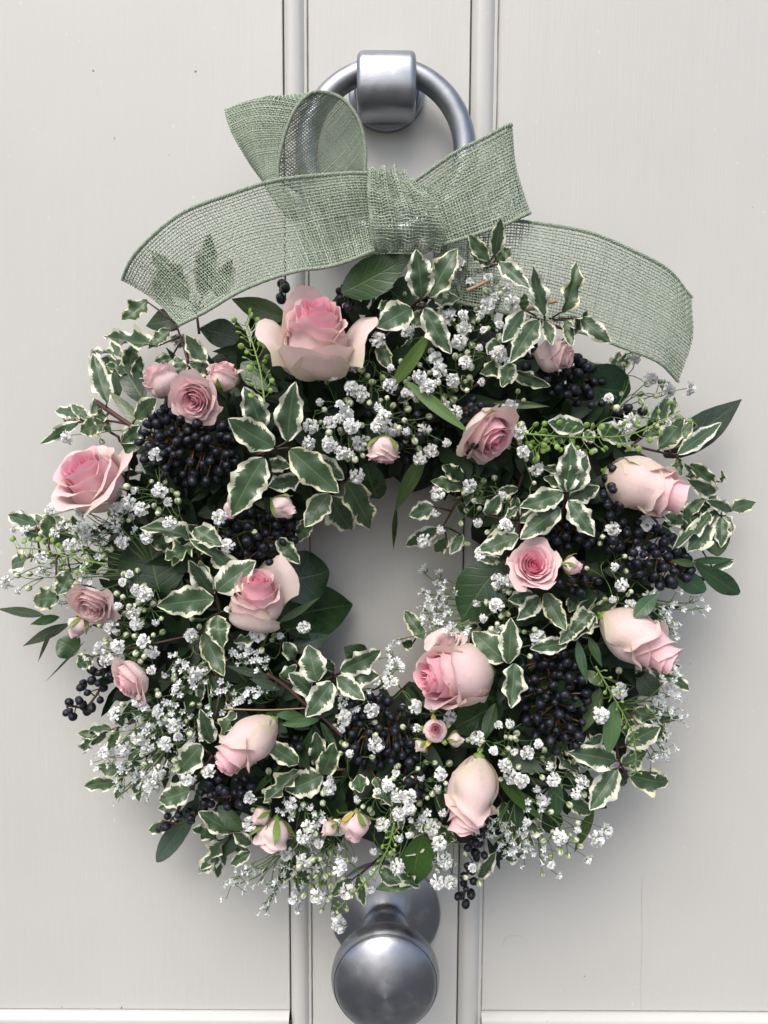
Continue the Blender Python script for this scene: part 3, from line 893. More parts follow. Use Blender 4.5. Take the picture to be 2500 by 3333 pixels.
rough_sprig('variegated_sprig', 'upright cream edged shoot in front of the right ribbon tail', 'D',
    [(185, 305, 55, 130, 95), (230, 270, 270, 25, 100), (195, 330, 90, 260, 90, 'b'), (230, 310, 335, 220, 110, 'b'), (260, 320, 455, 470, 115, 'f')], stem=[(140, 380), (200, 310), (235, 260)], h=.108)
rough_sprig('variegated_sprig', 'yellowish cream edged shoot overlapping the right ribbon tail', 'D',
    [(690, 660, 820, 320, 120, 'c'), (810, 690, 1015, 855, 120, 'f'), (740, 800, 835, 620, 110, 'c'), (710, 705, 755, 875, 80), (565, 680, 475, 345, 120), (420, 640, 430, 530, 70)], stem=[(560, 715), (690, 690), (800, 690)], h=.108)
rough_sprig('variegated_sprig', 'cream edged leaves left of the small upper right rose', 'D',
    [(520, 710, 360, 965, 150, 'f'), (420, 650, 275, 865, 130, 'f'), (570, 720, 615, 865, 90), (250, 840, 180, 950, 100, 'b')], stem=[(560, 715), (440, 690), (300, 780)], h=.098)
rough_sprig('variegated_sprig', 'cream edged leaves under the white flowers on the upper right', 'D',
    [(270, 1010, 165, 1060, 120), (335, 1000, 270, 1185, 125, 'f'), (365, 1060, 585, 1165, 95, 'c'), (60, 1180, 20, 1090, 90, 'b')])
rough_sprig('variegated_sprig', 'tall twin cream edged leaves right of the dark camellia leaf', 'C',
    [(1120, 405, 1075, 35, 200, 'f'), (1180, 395, 1380, 5, 200), (1220, 420, 1395, 390, 125, 'b')], stem=[(1040, 470), (1110, 410), (1180, 400)], h=.102)
rough_sprig('variegated_sprig', 'squat cream edged leaves below the twin upright leaves', 'C',
    [(1040, 480, 785, 620, 215, 'f'), (1030, 545, 1170, 600, 125), (1140, 480, 1340, 830, 170, 'f'), (785, 745, 875, 935, 115, 'b'), (860, 430, 790, 560, 110, 'b')], stem=[(1000, 560), (1045, 470), (1150, 470)], h=.096)

rough_sprig('variegated_sprig', 'dim leaves showing through the left ribbon tail', 'V',
    [(405, 645, 328, 540, 52), (440, 640, 452, 505, 48), (470, 640, 500, 560, 40), (370, 660, 330, 600, 40)], h=.066, stem=[(430, 720), (425, 680), (420, 640)])
# ---- looser filler sprigs at the rims: (view x, view y, direction in degrees, leaves, label)
for fx, fy, fa, fn, lab in (
    (205, 1590, 200, 6, 'pale edged sprig at the left rim between the berries and lower left fringe'),
    (300, 1600, 220, 6, 'cream edged sprig buried in the thick lower left white flowers'),
    (250, 1690, 215, 5, 'cream edged leaves at the lowest left fringe of sea lavender'),
    (470, 1850, 250, 6, 'cream edged sprig at the bottom left below the whitish rose'),
    (640, 1880, 265, 6, 'cream edged leaves behind the bottom left drooping white flowers'),
    (930, 1840, 275, 6, 'cream edged leaves above the bright green leaf at the bottom'),
    (1120, 1790, 300, 6, 'cream edged sprig right of the bottom hanging rose'),
    (1240, 1640, 330, 6, 'cream edged leaves at the foot of the tall berry column'),
    (1420, 1560, 340, 6, 'cream edged leaves at the right rim beside the sea lavender'),
    (1440, 1450, 350, 5, 'cream edged leaves under the tip of the large right edge rose'),
    (1500, 1110, 5, 6, 'cream edged leaves at the far right rim below the right rose tip'),
    (1440, 900, 40, 6, 'cream edged leaves at the upper right behind the seed pods'),
    (1330, 800, 55, 5, 'cream edged leaves between the round wet leaf and the ribbon tip'),
    (250, 770, 130, 6, 'cream edged sprig at the upper left rim below the ribbon end'),
    (180, 900, 150, 6, 'cream edged leaves above the left rim rose at the edge'),
    (110, 1150, 170, 6, 'cream edged leaves behind the left rim seed pods'),
    (380, 1180, 200, 5, 'cream edged leaves over the big black green leaf'),
    (420, 1490, 230, 6, 'cream edged leaves in the centre of the lower left white flowers'),
    (1010, 1010, 280, 6, 'cream edged leaves under the upper middle rose'),
    (1110, 1080, 250, 5, 'cream edged leaves above the small open rose on the left'),
    (860, 800, 90, 5, 'cream edged leaves among white flowers right of the top rose'),
    (1000, 620, 80, 6, 'cream edged leaves behind the upper right white flowers'),
    (860, 1760, 260, 5, 'cream edged leaves right of the bottom yellow sepal bud'),
    (1290, 1330, 0, 5, 'cream edged leaves left of the large right edge rose')):
    a = math.radians(fa); lv = []
    if math.hypot(fx - 829, fy - 1262) > 430: fx -= 42 * math.cos(a); fy += 42 * math.sin(a)
    for k in range(fn):
        t = k / fn
        ox = fx + 85 * (t - .3) * math.cos(a); oy = fy - 85 * (t - .3) * math.sin(a)
        b = a + (1 if k % 2 else -1) * rng.uniform(.3, 1.15) * (1.1 - .6 * t)
        L = rng.uniform(44, 74)
        lv.append((ox, oy, ox + L * math.cos(b), oy - L * math.sin(b), L * rng.uniform(.38, .55), random.choice(('', 'c', '', ''))))
    rough_sprig('variegated_sprig', lab, 'V', lv, dh=-.007, stem=[(fx - 60 * math.cos(a), fy + 60 * math.sin(a)), (fx, fy), (fx + 60 * math.cos(a), fy - 60 * math.sin(a))])

# ---- plain leaves, each its own thing
def leafthing(name, label, reg, bx, by, tx, ty, w, kind, col, dh=.004, h=None, group=None, roll=None, cat='leaf'):
    ub, vb = S(reg, bx, by); ut, vt = S(reg, tx, ty)
    hb_ = max(.01, (hs(ub, vb) if h is None else h) + dh - .004); ht_ = max(.012, (hs(ut, vt) if h is None else h) + dh + .002)
    pb, pt = P(ub, vb, hb_), P(ut, vt, ht_)
    o = obj(name, random.choice(PLAIN[kind]), None, None, leaf_matrix(pb, pt, w / REG[reg][2] * px(ht_), rng.normal(0, .15) if roll is None else roll))
    o.color = col + (1,)
    tag(o, label, cat, group)
    return o
DK = (.010, .030, .014); MD = (.022, .062, .018); BL = (.035, .085, .048); OL = (.055, .095, .026); BR = (.095, .17, .03); GY = (.055, .075, .055)
CG = 'broad glossy dark leaves in the wreath'; OG = 'plain oval leaves in the wreath'; WG = 'narrow blade leaves in the wreath'
leafthing('camellia_leaf', 'large glossy green leaf lying under the bow knot beside the top rose', 'C', 500, 360, 1045, 70, 300, 'camellia', (.018, .065, .012), h=.094, group=CG)
leafthing('camellia_leaf', 'dark glossy leaf half hidden right of the large top leaf', 'C', 900, 420, 1120, 250, 230, 'camellia', BL, h=.080, group=CG)
leafthing('oval_leaf', 'olive green oval leaf under the left ribbon tail beside the top rose', 'B', 1495, 560, 1075, 405, 180, 'camellia', OL, h=.075, group=OG)
leafthing('camellia_leaf', 'round wet dark green leaf below the right ribbon tail', 'D', 770, 1130, 1160, 1190, 340, 'oval', (.02, .06, .036), dh=-.004, group=CG)
leafthing('camellia_leaf', 'big black green leaf left of the left centre rose', 'E', 1090, 1220, 990, 790, 460, 'oval', DK, dh=-.004, group=CG)
leafthing('camellia_leaf', 'upper dark glossy leaf at the left edge of the hole', 'F', 700, 1160, 1110, 1090, 410, 'oval', DK, dh=.0, group=CG)
leafthing('camellia_leaf', 'lower dark pointed leaf reaching into the left of the hole', 'F', 700, 1470, 1340, 1335, 430, 'camellia', (.012, .038, .014), dh=-.004, group=CG)
leafthing('camellia_leaf', 'thin shadowed leaf edge at the lower left of the hole', 'F', 820, 1680, 1135, 1585, 150, 'camellia', DK, dh=-.008, group=CG)
leafthing('blade_leaf', 'slim olive blade crossing the dark leaves left of the hole', 'F', 720, 1490, 1045, 1290, 60, 'blade', OL, dh=.012, group=WG)
leafthing('camellia_leaf', 'dark glossy leaf at the top edge of the hole under the hanging bud', 'F', 1400, 260, 1500, 540, 240, 'oval', DK, dh=-.002, group=CG)
leafthing('ivy_leaf', 'wet dark ivy leaf at the right edge of the hole', 'G', 930, 1000, 610, 1460, 400, 'oval', (.012, .045, .018), dh=.0, group=CG)
leafthing('camellia_leaf', 'shadowed dark leaf above the wet ivy leaf', 'G', 800, 640, 640, 470, 260, 'oval', DK, dh=-.008, group=CG)
leafthing('camellia_leaf', 'long dark serrated leaf pointing out at the upper right', 'H', 860, 440, 1448, 5, 240, 'camellia', (.03, .04, .03), dh=.0, group=CG)
leafthing('oval_leaf', 'spoon shaped blue green leaf jutting out at the right', 'H', 1090, 1260, 1435, 1495, 160, 'spoon', (.025, .07, .035), dh=.012, group=OG)
leafthing('oval_leaf', 'second spoon leaf behind the right black berries', 'H', 890, 1310, 1175, 1475, 160, 'spoon', BL, dh=.006, group=OG)
leafthing('oval_leaf', 'oval leaf resting on the lower right rose', 'H', 815, 1495, 635, 1675, 130, 'spoon', (.04, .10, .045), dh=.030, group=OG)
leafthing('blade_leaf', 'edge on dark leaf above the right spoon leaf', 'H', 1085, 1245, 1395, 1235, 60, 'camellia', MD, dh=.01, group=WG)
leafthing('blade_leaf', 'pale olive leaf left of the right spoon leaf', 'H', 1105, 1275, 900, 1245, 65, 'blade', OL, dh=.014, group=WG)
leafthing('camellia_leaf', 'dark broad leaf behind the far right cream edged twig', 'H', 1230, 820, 1270, 1210, 240, 'oval', MD, dh=-.008, group=CG)
leafthing('camellia_leaf', 'dark leaf behind the tip of the right rose', 'H', 1190, 830, 1010, 990, 170, 'oval', DK, dh=-.004, group=CG)
leafthing('oval_leaf', 'pale green elongated leaf at the right of the berry column', 'K', 1165, 470, 1130, 745, 110, 'oval', (.09, .18, .075), dh=.016, group=OG)
leafthing('oval_leaf', 'grey green leaf under the tip of the lower right rose', 'K', 1300, 320, 1390, 440, 130, 'oval', GY, dh=.0, group=OG)
leafthing('blade_leaf', 'narrow blade beside the right berry column', 'K', 960, 140, 1015, 375, 55, 'blade', BL, dh=.010, group=WG)
leafthing('blade_leaf', 'narrow blade lying left of the lower right rose', 'K', 1025, 120, 1095, 285, 55, 'blade', MD, dh=.012, group=WG)
leafthing('oval_leaf', 'small olive leaf between berry column and lower right rose', 'K', 1010, 305, 1105, 390, 65, 'camellia', OL, dh=.006, group=OG)
leafthing('oval_leaf', 'olive leaf right of the berry column foot', 'K', 1085, 400, 990, 640, 90, 'camellia', OL, dh=.002, group=OG)
leafthing('camellia_leaf', 'deep green leaf under the twin lower right rose', 'K', 560, 480, 260, 640, 230, 'camellia', (.012, .045, .01), dh=-.004, group=CG)
leafthing('blade_leaf', 'folded dark blade left of the berry column', 'K', 520, 480, 440, 700, 80, 'blade', MD, dh=.006, group=WG)
leafthing('oval_leaf', 'dark oval leaf under the lower right white sprays', 'K', 840, 890, 855, 1085, 90, 'oval', BL, dh=.0, group=OG)
leafthing('blade_leaf', 'sword shaped leaf right of the bottom right rose', 'K', 530, 880, 775, 1120, 75, 'blade', (.035, .085, .014), dh=.010, group=WG)
leafthing('blade_leaf', 'curved blade hanging off the lower right rim', 'K', 1050, 1050, 945, 1290, 60, 'blade', (.05, .085, .02), dh=.0, group=WG)
leafthing('camellia_leaf', 'dark leaf at the rim below the lower right sprays', 'K', 800, 1050, 850, 1185, 130, 'oval', DK, dh=-.01, group=CG)
leafthing('camellia_leaf', 'bright green glossy leaf left of the bottom hanging berries', 'K', 130, 1190, 65, 1480, 190, 'oval', (.045, .12, .02), dh=.004, group=CG)
leafthing('camellia_leaf', 'bright green leaf tip drooping over the knob plate', 'J', 1400, 1560, 1080, 1650, 130, 'camellia', (.06, .13, .02), dh=-.002, group=CG)
leafthing('oval_leaf', 'long blue green leaf drooping below the lower left berries', 'I', 1065, 1310, 785, 1685, 150, 'oval', (.04, .095, .06), dh=.006, group=OG)
leafthing('oval_leaf', 'dark leaf under the bottom left berry spike', 'I', 1240, 1270, 1415, 1445, 120, 'oval', MD, dh=.004, group=OG)
leafthing('blade_leaf', 'grey green willow leaf above the lower left rose', 'I', 1625, 350, 1275, 255, 65, 'blade', GY, dh=.012, group=WG)
leafthing('blade_leaf', 'grey green willow leaf just below its twin above the lower left rose', 'J', 440, 300, 230, 225, 70, 'blade', GY, dh=.010, group=WG)
leafthing('oval_leaf', 'uppermost of three small oval leaves by the lower left rose', 'J', 590, 480, 420, 470, 72, 'oval', (.045, .10, .035), dh=.014, group=OG)
leafthing('oval_leaf', 'lowest of three small oval leaves by the lower left rose', 'J', 700, 505, 455, 535, 65, 'oval', (.05, .11, .04), dh=.016, group=OG)
leafthing('oval_leaf', 'leftmost of three small oval leaves by the lower left rose', 'J', 460, 455, 345, 465, 60, 'oval', MD, dh=.012, group=OG)
leafthing('blade_leaf', 'dark blade standing between lower left rose and central berries', 'J', 590, 760, 655, 560, 70, 'blade', MD, dh=.0, group=WG)
leafthing('blade_leaf', 'slanted blade left of the central lower berries', 'J', 710, 520, 835, 735, 65, 'blade', MD, dh=.002, group=WG)
leafthing('blade_leaf', 'grass green blade under the lower left rose', 'J', 260, 1000, 465, 790, 50, 'blade', (.04, .095, .02), dh=.004, group=WG)
leafthing('blade_leaf', 'upper dark blade sticking out at the far left', 'E', 300, 1355, -20, 1310, 65, 'blade', (.03, .05, .025), dh=.0, group=WG)
leafthing('blade_leaf', 'short dark blade below the far left blade', 'E', 400, 1365, 205, 1415, 65, 'blade', MD, dh=.004, group=WG)
leafthing('blade_leaf', 'long drooping dark blade at the far left', 'E', 470, 1410, 145, 1565, 75, 'blade', (.03, .05, .025), dh=.0, group=WG)
leafthing('blade_leaf', 'thin stiff blade hanging down at the far left', 'E', 350, 1450, 255, 1670, 28, 'blade', (.04, .05, .035), dh=.0, group=WG)
leafthing('grass_blade', 'long thin grey grass blade at the lower left rim', 'I', 280, 80, -10, 380, 16, 'blade', GY, dh=.004, group=WG)
leafthing('oval_leaf', 'dark oval leaf at the left rim below the withered rose', 'E', 520, 1610, 395, 1520, 190, 'oval', MD, dh=-.006, group=OG)
leafthing('blade_leaf', 'bright green strap leaf right of the large top rose', 'C', 880, 1100, 1225, 605, 110, 'blade', BR, h=.104, group=WG)
leafthing('blade_leaf', 'light green strap leaf touching the upper middle rose', 'C', 1000, 1040, 1510, 1460, 100, 'blade', (.10, .19, .05), h=.106, group=WG)
leafthing('blade_leaf', 'olive strap leaf hanging over the top of the hole', 'G', 320, 180, 75, 640, 120, 'blade', OL, dh=.006, group=WG)
leafthing('blade_leaf', 'narrow withered strap tip dangling in the hole', 'G', 95, 590, 72, 925, 40, 'blade', (.04, .06, .02), dh=-.004, group=WG)
leafthing('oval_leaf', 'olive leaf beside the dark twig at the upper left', 'B', 385, 1395, 135, 1125, 90, 'camellia', OL, dh=.006, group=OG)
leafthing('camellia_leaf', 'dark leaf behind the bud at the upper left rim', 'B', 400, 1200, 200, 880, 180, 'camellia', DK, dh=-.004, group=CG)
leafthing('camellia_leaf', 'dark leaf at the upper left rim beside the broad cream edged leaf', 'B', 200, 1180, 110, 850, 150, 'camellia', MD, dh=-.006, group=CG)
leafthing('oval_leaf', 'small dark oval leaf against the biggest berry cluster', 'E', 955, 120, 845, 255, 110, 'oval', MD, dh=.012, group=OG)
leafthing('camellia_leaf', 'green leaf under the seed pod stalk left of the top rose', 'B', 1150, 900, 1430, 1120, 200, 'camellia', MD, dh=-.004, group=CG)
leafthing('camellia_leaf', 'dark glossy leaf behind the leaves left of the ribbon end', 'B', 700, 560, 420, 620, 190, 'camellia', DK, dh=-.01, group=CG)
leafthing('camellia_leaf', 'dark broad leaf between top rose and left berries', 'B', 1130, 720, 830, 640, 220, 'camellia', DK, dh=-.008, group=CG)
leafthing('camellia_leaf', 'dark leaf under the lower rim of the hole', 'J', 1020, 120, 870, 10, 170, 'camellia', DK, dh=-.004, group=CG)
leafthing('blade_leaf', 'dark serrated blade below the upper right berries', 'D', 220, 1270, 600, 1290, 60, 'blade', (.04, .08, .02), dh=.008, group=WG)

# ---- unlit mass of foliage between the flowers: nobody could count it
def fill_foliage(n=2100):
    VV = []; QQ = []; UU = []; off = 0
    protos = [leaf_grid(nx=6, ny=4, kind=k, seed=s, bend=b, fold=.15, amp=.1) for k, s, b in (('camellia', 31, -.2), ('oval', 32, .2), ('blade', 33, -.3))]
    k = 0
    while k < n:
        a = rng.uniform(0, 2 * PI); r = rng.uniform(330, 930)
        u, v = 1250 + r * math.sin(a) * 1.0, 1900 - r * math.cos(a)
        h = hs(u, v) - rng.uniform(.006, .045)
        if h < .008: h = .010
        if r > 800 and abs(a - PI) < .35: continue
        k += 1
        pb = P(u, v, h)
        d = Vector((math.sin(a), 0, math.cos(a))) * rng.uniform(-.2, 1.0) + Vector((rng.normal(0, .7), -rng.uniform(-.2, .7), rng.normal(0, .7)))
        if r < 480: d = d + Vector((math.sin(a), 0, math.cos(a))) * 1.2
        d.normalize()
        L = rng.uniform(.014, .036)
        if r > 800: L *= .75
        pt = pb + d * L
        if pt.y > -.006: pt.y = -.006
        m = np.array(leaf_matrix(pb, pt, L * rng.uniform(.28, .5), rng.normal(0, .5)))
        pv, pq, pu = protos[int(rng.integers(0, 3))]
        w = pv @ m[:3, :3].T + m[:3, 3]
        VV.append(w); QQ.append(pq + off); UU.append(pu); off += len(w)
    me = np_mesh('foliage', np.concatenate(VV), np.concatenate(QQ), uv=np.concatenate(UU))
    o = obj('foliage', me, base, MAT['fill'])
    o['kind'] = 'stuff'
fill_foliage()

# ------------------------------------------------------------------ roses
def petal(rm, rt, hgt, span, curl, phi, el, seed, point=.05, inner=False, nx=12, ny=11, shear=.07, wave=.03, base=.30, drop=.30):
    r = np.random.default_rng(seed)
    p1, p2, p3 = r.uniform(0, 6.28, 3)
    V = []; U = []
    for j in range(ny + 1):
        t = j / ny
        for i in range(nx + 1):
            a = i / nx * 2 - 1
            top = hgt * (1 - drop * abs(a) ** 2.6 + point * (1 - min(1, abs(a) * 2.2)) + wave * math.sin(5 * a + p1) + wave * .6 * math.sin(11 * a + p2))
            # radius: narrow foot, full belly, rim
            belly = math.sin(min(t / .55, 1) * PI / 2) ** .8
            rr = base * rm + (rm - base * rm) * belly
            if t > .5: 
                k = (t - .5) / .5
                rr += (rt - rm) * k * k * (3 - 2 * k)
            lip = max(0, (t - .78) / .22)
            rr += curl * lip * lip * (1 + .45 * math.sin(4 * a + p3) + .2 * math.sin(9 * a + p1))
            rr *= 1 + shear * a
            rr += wave * .35 * math.sin(4 * a + p2) * t * rm
            sp = span * (.45 + .55 * min(1, t * 2.2)) 
            ang = phi + a * sp
            z = top * el * (t - .10 * lip * lip * curl * 3)
            V.append((rr * math.cos(ang), rr * math.sin(ang), z)); U.append(((a + 1) / 2, t))
    n1 = nx + 1
    Qd = [(j * n1 + i, j * n1 + i + 1, (j + 1) * n1 + i + 1, (j + 1) * n1 + i) for j in range(ny) for i in range(nx)]
    return np.array(V), np.array(Qd), np.array(U)

#           n, r mid, r top, height, curl
PRE = {
 'bud':  [(3, 1.00, .82, 1.28, .24), (3, .90, .70, 1.42, .18), (3, .72, .56, 1.50, .10), (3, .56, .43, 1.54, .06), (3, .41, .32, 1.56, .04), (3, .28, .21, 1.56, .02), (2, .14, .10, 1.53, .0)],
 'long': [(3, 1.00, .74, 1.32, .26), (2, .88, .61, 1.47, .20), (2, .68, .48, 1.67, .11), (2, .51, .37, 1.66, .06), (2, .38, .27, 1.65, .03), (2, .26, .18, 1.63, .02), (2, .14, .08, 1.61, 0)],
 'half': [(3, 1.04, 1.20, 1.06, .36), (3, .94, .90, 1.28, .26), (3, .80, .70, 1.40, .18), (3, .66, .55, 1.46, .10), (3, .52, .42, 1.49, .06), (3, .39, .31, 1.50, .04), (3, .27, .21, 1.49, .02), (2, .14, .09, 1.46, 0)],
 'open': [(5, 1.02, 1.30, .88, .25), (4, .90, 1.02, 1.05, .16), (4, .74, .80, 1.14, .09), (4, .58, .60, 1.18, .06), (4, .43, .42, 1.19, .04), (4, .29, .27, 1.18, .02), (3, .17, .14, 1.16, .0), (2, .08, .06, 1.14, .0)],
 'tight': [(3, 1.00, .52, 1.35, .05), (3, .80, .42, 1.48, .05), (3, .52, .32, 1.52, .04), (2, .28, .16, 1.52, .02)],
 'closed': [(3, 1.00, .30, 1.50, .0), (2, .6, .25, 1.5, .0)]}

def rose(label, x, y, R, d, tilt, pre, pink, green=.4, brown=.0, el=1.0, dh=.0, h=None, dew=40, spin=0, sepals=0, yel=False, name='rose', group='roses in the wreath', extra=(), reg='V'):
    u, v = S(reg, x, y)
    hh = (hs(u, v) if h is None else h) + .012 + dh
    Rw = R / REG[reg][2] * px(hh)
    dl = math.hypot(*d) or 1
    ti = math.radians(tilt)
    ax = Vector((d[0] / dl * math.cos(ti), -math.sin(ti), -d[1] / dl * math.cos(ti))).normalized()
    lay = PRE[pre]
    H = max(l[3] for l in lay) * el
    q = ax.to_track_quat('Z', 'Y').to_matrix().to_4x4()
    C = P(u, v, hh)
    m = Matrix.Translation(C - ax * (H * Rw * .5)) @ q @ Matrix.Rotation(spin, 4, 'Z') @ Matrix.Scale(Rw, 4)
    rt_ = empty(name, C, label, 'rose', group)
    seed = int(rng.integers(1e6))
    nl = len(lay)
    dv = []
    camd = None
    for k, (n, rm, rtop, hg, cu) in enumerate(lay):
        ph0 = k * 2.4 + rng.uniform(-.2, .2)
        for i in range(n):
            pv, pq, pu = petal(rm * rng.uniform(.97, 1.03), rtop * rng.uniform(.93, 1.07), hg * rng.uniform(.95, 1.04), PI / n * rng.uniform(1.18, 1.36) if n > 2 else PI * .8, cu * rng.uniform(.6, 1.3), ph0 + 2 * PI * i / n, el, seed + k * 9 + i, drop=.28 if k < 2 else .10, point=.05 if k < 2 else .0, wave=.030 if k < 2 else .014)
            me = np_mesh('petal', pv, pq, uv=pu)
            o = obj('petal', me, rt_, MAT['petal'], m)
            f = min(1, k / max(1, nl - 2.5))
            o.color = (min(1, pink * (.26 + .74 * f) * rng.uniform(.9, 1.1)), min(1, green * 1.35) * max(0, 1 - 1.6 * f), brown * rng.uniform(.3, 1), 1)
            if k < 3: dv.append((pv, k))
    for (ph, rm, rtop, hg, cu, sp, pk, gr) in extra:
        pv, pq, pu = petal(rm, rtop, hg, sp, cu, ph, el, seed + 77, point=.08, wave=.03, shear=.02, drop=.5)
        o = obj('petal', np_mesh('petal', pv, pq, uv=pu), rt_, MAT['petal'], m)
        o.color = (pk, gr, brown, 1); dv.append((pv, 0))
    # calyx and sepals
    cb = MB(); cb.ball((0, 0, .0), .27, 10, 6, (1, 1, .7)); cb.tube([(0, 0, -.1), (.0, 0, -.26)], .09, .08, 6)
    cal = obj('calyx', cb.mesh('calyx'), rt_, MAT['sepal'], m)
    for i in range(sepals):
        a = 2 * PI * i / sepals + .4
        sv = []; sf = []
        for j in range(7):
            t = j / 6
            w = .26 * math.sin(PI * min(1, t * .9 + .12)) * (1 - t) ** .35 + .01
            rr = .32 + (.72 + .25 * rng.random()) * math.sin(t * 1.9) * (1.0 if not yel else 1.15) + (.25 * t * t)
            zz = -.05 + (.95 * el * t if not yel else .45 * math.sin(2.6 * t))
            for s_ in (-1, 0, 1):
                sv.append(((rr + (.03 if s_ == 0 else 0)) * math.cos(a) - s_ * w * math.sin(a), (rr + (.03 if s_ == 0 else 0)) * math.sin(a) + s_ * w * math.cos(a), zz))
        for j in range(6):
            for s_ in range(2):
                sf.append((j * 3 + s_, j * 3 + s_ + 1, j * 3 + s_ + 4, j * 3 + s_ + 3))
        sb = MB(); sb.add(sv, sf)
        obj('sepal', sb.mesh('sepal'), rt_, MAT['yellow'] if yel and i % 2 else MAT['sepal'], m)
    # rain drops on the outer petals
    if dew:
        mm = np.array(m); c = np.array(CAMPOS)
        cand = []
        for pv, k in dv:
            w = pv @ mm[:3, :3].T + mm[:3, 3]
            g_ = w.reshape(12, 13, 3)
            nrm = np.cross(np.gradient(g_, axis=1), np.gradient(g_, axis=0)).reshape(-1, 3)
            nrm /= np.linalg.norm(nrm, axis=1, keepdims=True) + 1e-12
            axn = np.array(ax); ctr = np.array(C)
            rad = (w - ctr) - np.outer((w - ctr) @ axn, axn)
            sg = np.sign((nrm * rad).sum(1)); nrm *= sg[:, None]
            t = pv[:, 2] / (pv[:, 2].max() + 1e-9)
            ok = ((c - w) * nrm).sum(1) > .25 * np.linalg.norm(c - w, axis=1)
            ok &= t > (.15 if k == 0 else .62 + .08 * k)
            jj = np.where(ok)[0]
            cand += [(w[q_] * (1 - f_) + w[min(q_ + 1, len(w) - 1)] * f_, nrm[q_]) for q_, f_ in zip(jj, rng.random(len(jj))) if (q_ + 1) % 13]
        rng.shuffle(cand)
        db = MB()
        for p, n_ in cand[:int(dew * 1.3)]:
            rr = min(.0011, abs(rng.normal(0, .00032)) + .00034)
            db.ball(p + n_ * rr * .25, rr, 8, 5)
        if db.v:
            o = obj('dew_drops', db.mesh('dew_drops'), rt_, MAT['water']); o['kind'] = 'stuff'
    return rt_

SG = 'small spray roses in the wreath'
rose('largest open pink rose with greenish outer petals at the top', 684, 733, 66, (.02, -1), 33, 'bud', 1.0, .5, 0, el=1.6, h=.088, dew=44, spin=0,
     extra=[(PI * .62, 1.04, 1.12, 1.58, .15, .95, .30, .7), (PI * .04, 1.10, 1.60, 1.20, .30, .80, .10, .9), (PI * .97, 1.08, 1.50, 1.12, .30, .75, .06, 1.0), (PI * 1.42, 1.22, 1.34, .98, .06, 1.15, .12, 1.0), (PI * 1.62, 1.18, 1.28, 1.0, .05, 1.0, .2, .9)])
rose('pale pink rose at the left rim facing up', 200, 1040, 62, (-.42, -.9), 40, 'half', 0.8, .5, 0, el=1.35, dh=.008, dew=34, spin=.2)
rose('closed pale rose bud leftmost of the upper left trio', 350, 822, 37, (-.62, -.78), 12, 'bud', .55, .2, .15, el=1.25, dh=.002, dew=22, name='spray_rose', group=SG)
rose('creamy pink open rose in the middle of the upper left trio', 422, 862, 38, (-.1, .25), 68, 'open', .62, .1, .55, dh=.006, dew=26, name='spray_rose', group=SG)
rose('upright pale rose bud rightmost of the upper left trio', 483, 814, 32, (.12, -1), 14, 'bud', .55, .2, .35, el=1.2, dh=.002, dew=30, name='spray_rose', group=SG, sepals=5)
rose('small pale rose bud hanging above the hole', 828, 972, 34, (-.05, 1), 6, 'bud', .5, .25, .15, el=1.1, dh=.008, dew=8, name='spray_rose', group=SG, sepals=4)
rose('pink rose with green tinged petals at upper centre right', 1054, 935, 49, (.55, .62), 38, 'half', .9, .95, .12, el=1.15, dh=.004, dew=18, spin=.9)
rose('small pale rose tucked below the right ribbon tail', 1197, 768, 36, (1, .12), 30, 'long', .45, .2, .1, el=1.3, dh=.006, dew=26, name='spray_rose', group=SG)
rose('long pink rose on the right lying on its side beside berries', 1396, 1050, 59, (.93, .36), 30, 'long', .8, .75, .15, el=1.8, dh=.012, dew=60, spin=1.2)
rose('small open pink rose covered in drops right of the hole', 1153, 1222, 38, (.0, -.35), 66, 'open', .88, .1, .15, dh=.01, dew=70, name='spray_rose', group=SG)
rose('little pink bud with green sepals right of the small open rose', 1237, 1222, 21, (1, .18), 4, 'tight', .8, .2, .1, el=1.25, dh=.014, dew=14, sepals=5, name='spray_rose', group=SG)
rose('large pink rose at the right edge pointing down and outwards', 1378, 1382, 59, (.86, .55), 32, 'long', .72, .6, .1, el=1.8, dh=.012, dew=60, spin=2.2)
rose('upright pink rose at the left of the hole with one pale flared petal', 555, 1297, 58, (.06, -1), 26, 'long', 1.0, .75, .15, el=1.35, dh=.010, dew=34, spin=0,
     extra=[(PI * .30, 1.04, 1.42, 1.66, .22, .72, .05, .6), (PI * 1.4, 1.1, 1.05, .92, .05, 1.2, .1, .8)])
rose('withered cream rose at the far left rim', 200, 1303, 40, (-.1, .35), 55, 'open', .38, .2, .75, dh=.004, dew=12, name='spray_rose', group=SG)
rose('small wet bud hanging under the withered left rose', 168, 1354, 24, (-.45, .9), 4, 'tight', .45, .1, .3, el=1.3, dh=.004, dew=16, sepals=5, name='spray_rose', group=SG)
rose('small pale rose amid the white flowers at lower left', 284, 1468, 40, (-.62, .35), 42, 'half', .55, .25, .25, dh=.006, dew=20, spin=1.0, name='spray_rose', group=SG)
rose('fat pink rose below the hole facing left', 985, 1460, 66, (-.96, -.04), 28, 'bud', 1.0, .55, .1, el=1.75, dh=.014, dew=70, spin=.3)
rose('pale rose petals hidden behind the fat rose below the hole', 965, 1392, 30, (-.2, -.6), 25, 'half', .15, .3, .05, dh=-.002, dew=4, name='spray_rose', group=SG)
rose('drop covered pink rose at lower left pointing down left', 532, 1608, 51, (-.82, .58), 30, 'long', .85, .65, .15, el=1.85, dh=.012, dew=70, spin=1.7)
rose('tiny wet pink bud facing out below the fat rose', 940, 1578, 26, (.0, -.3), 60, 'tight', .6, .15, .5, dh=.012, dew=40, sepals=5, yel=True, name='spray_rose', group=SG)
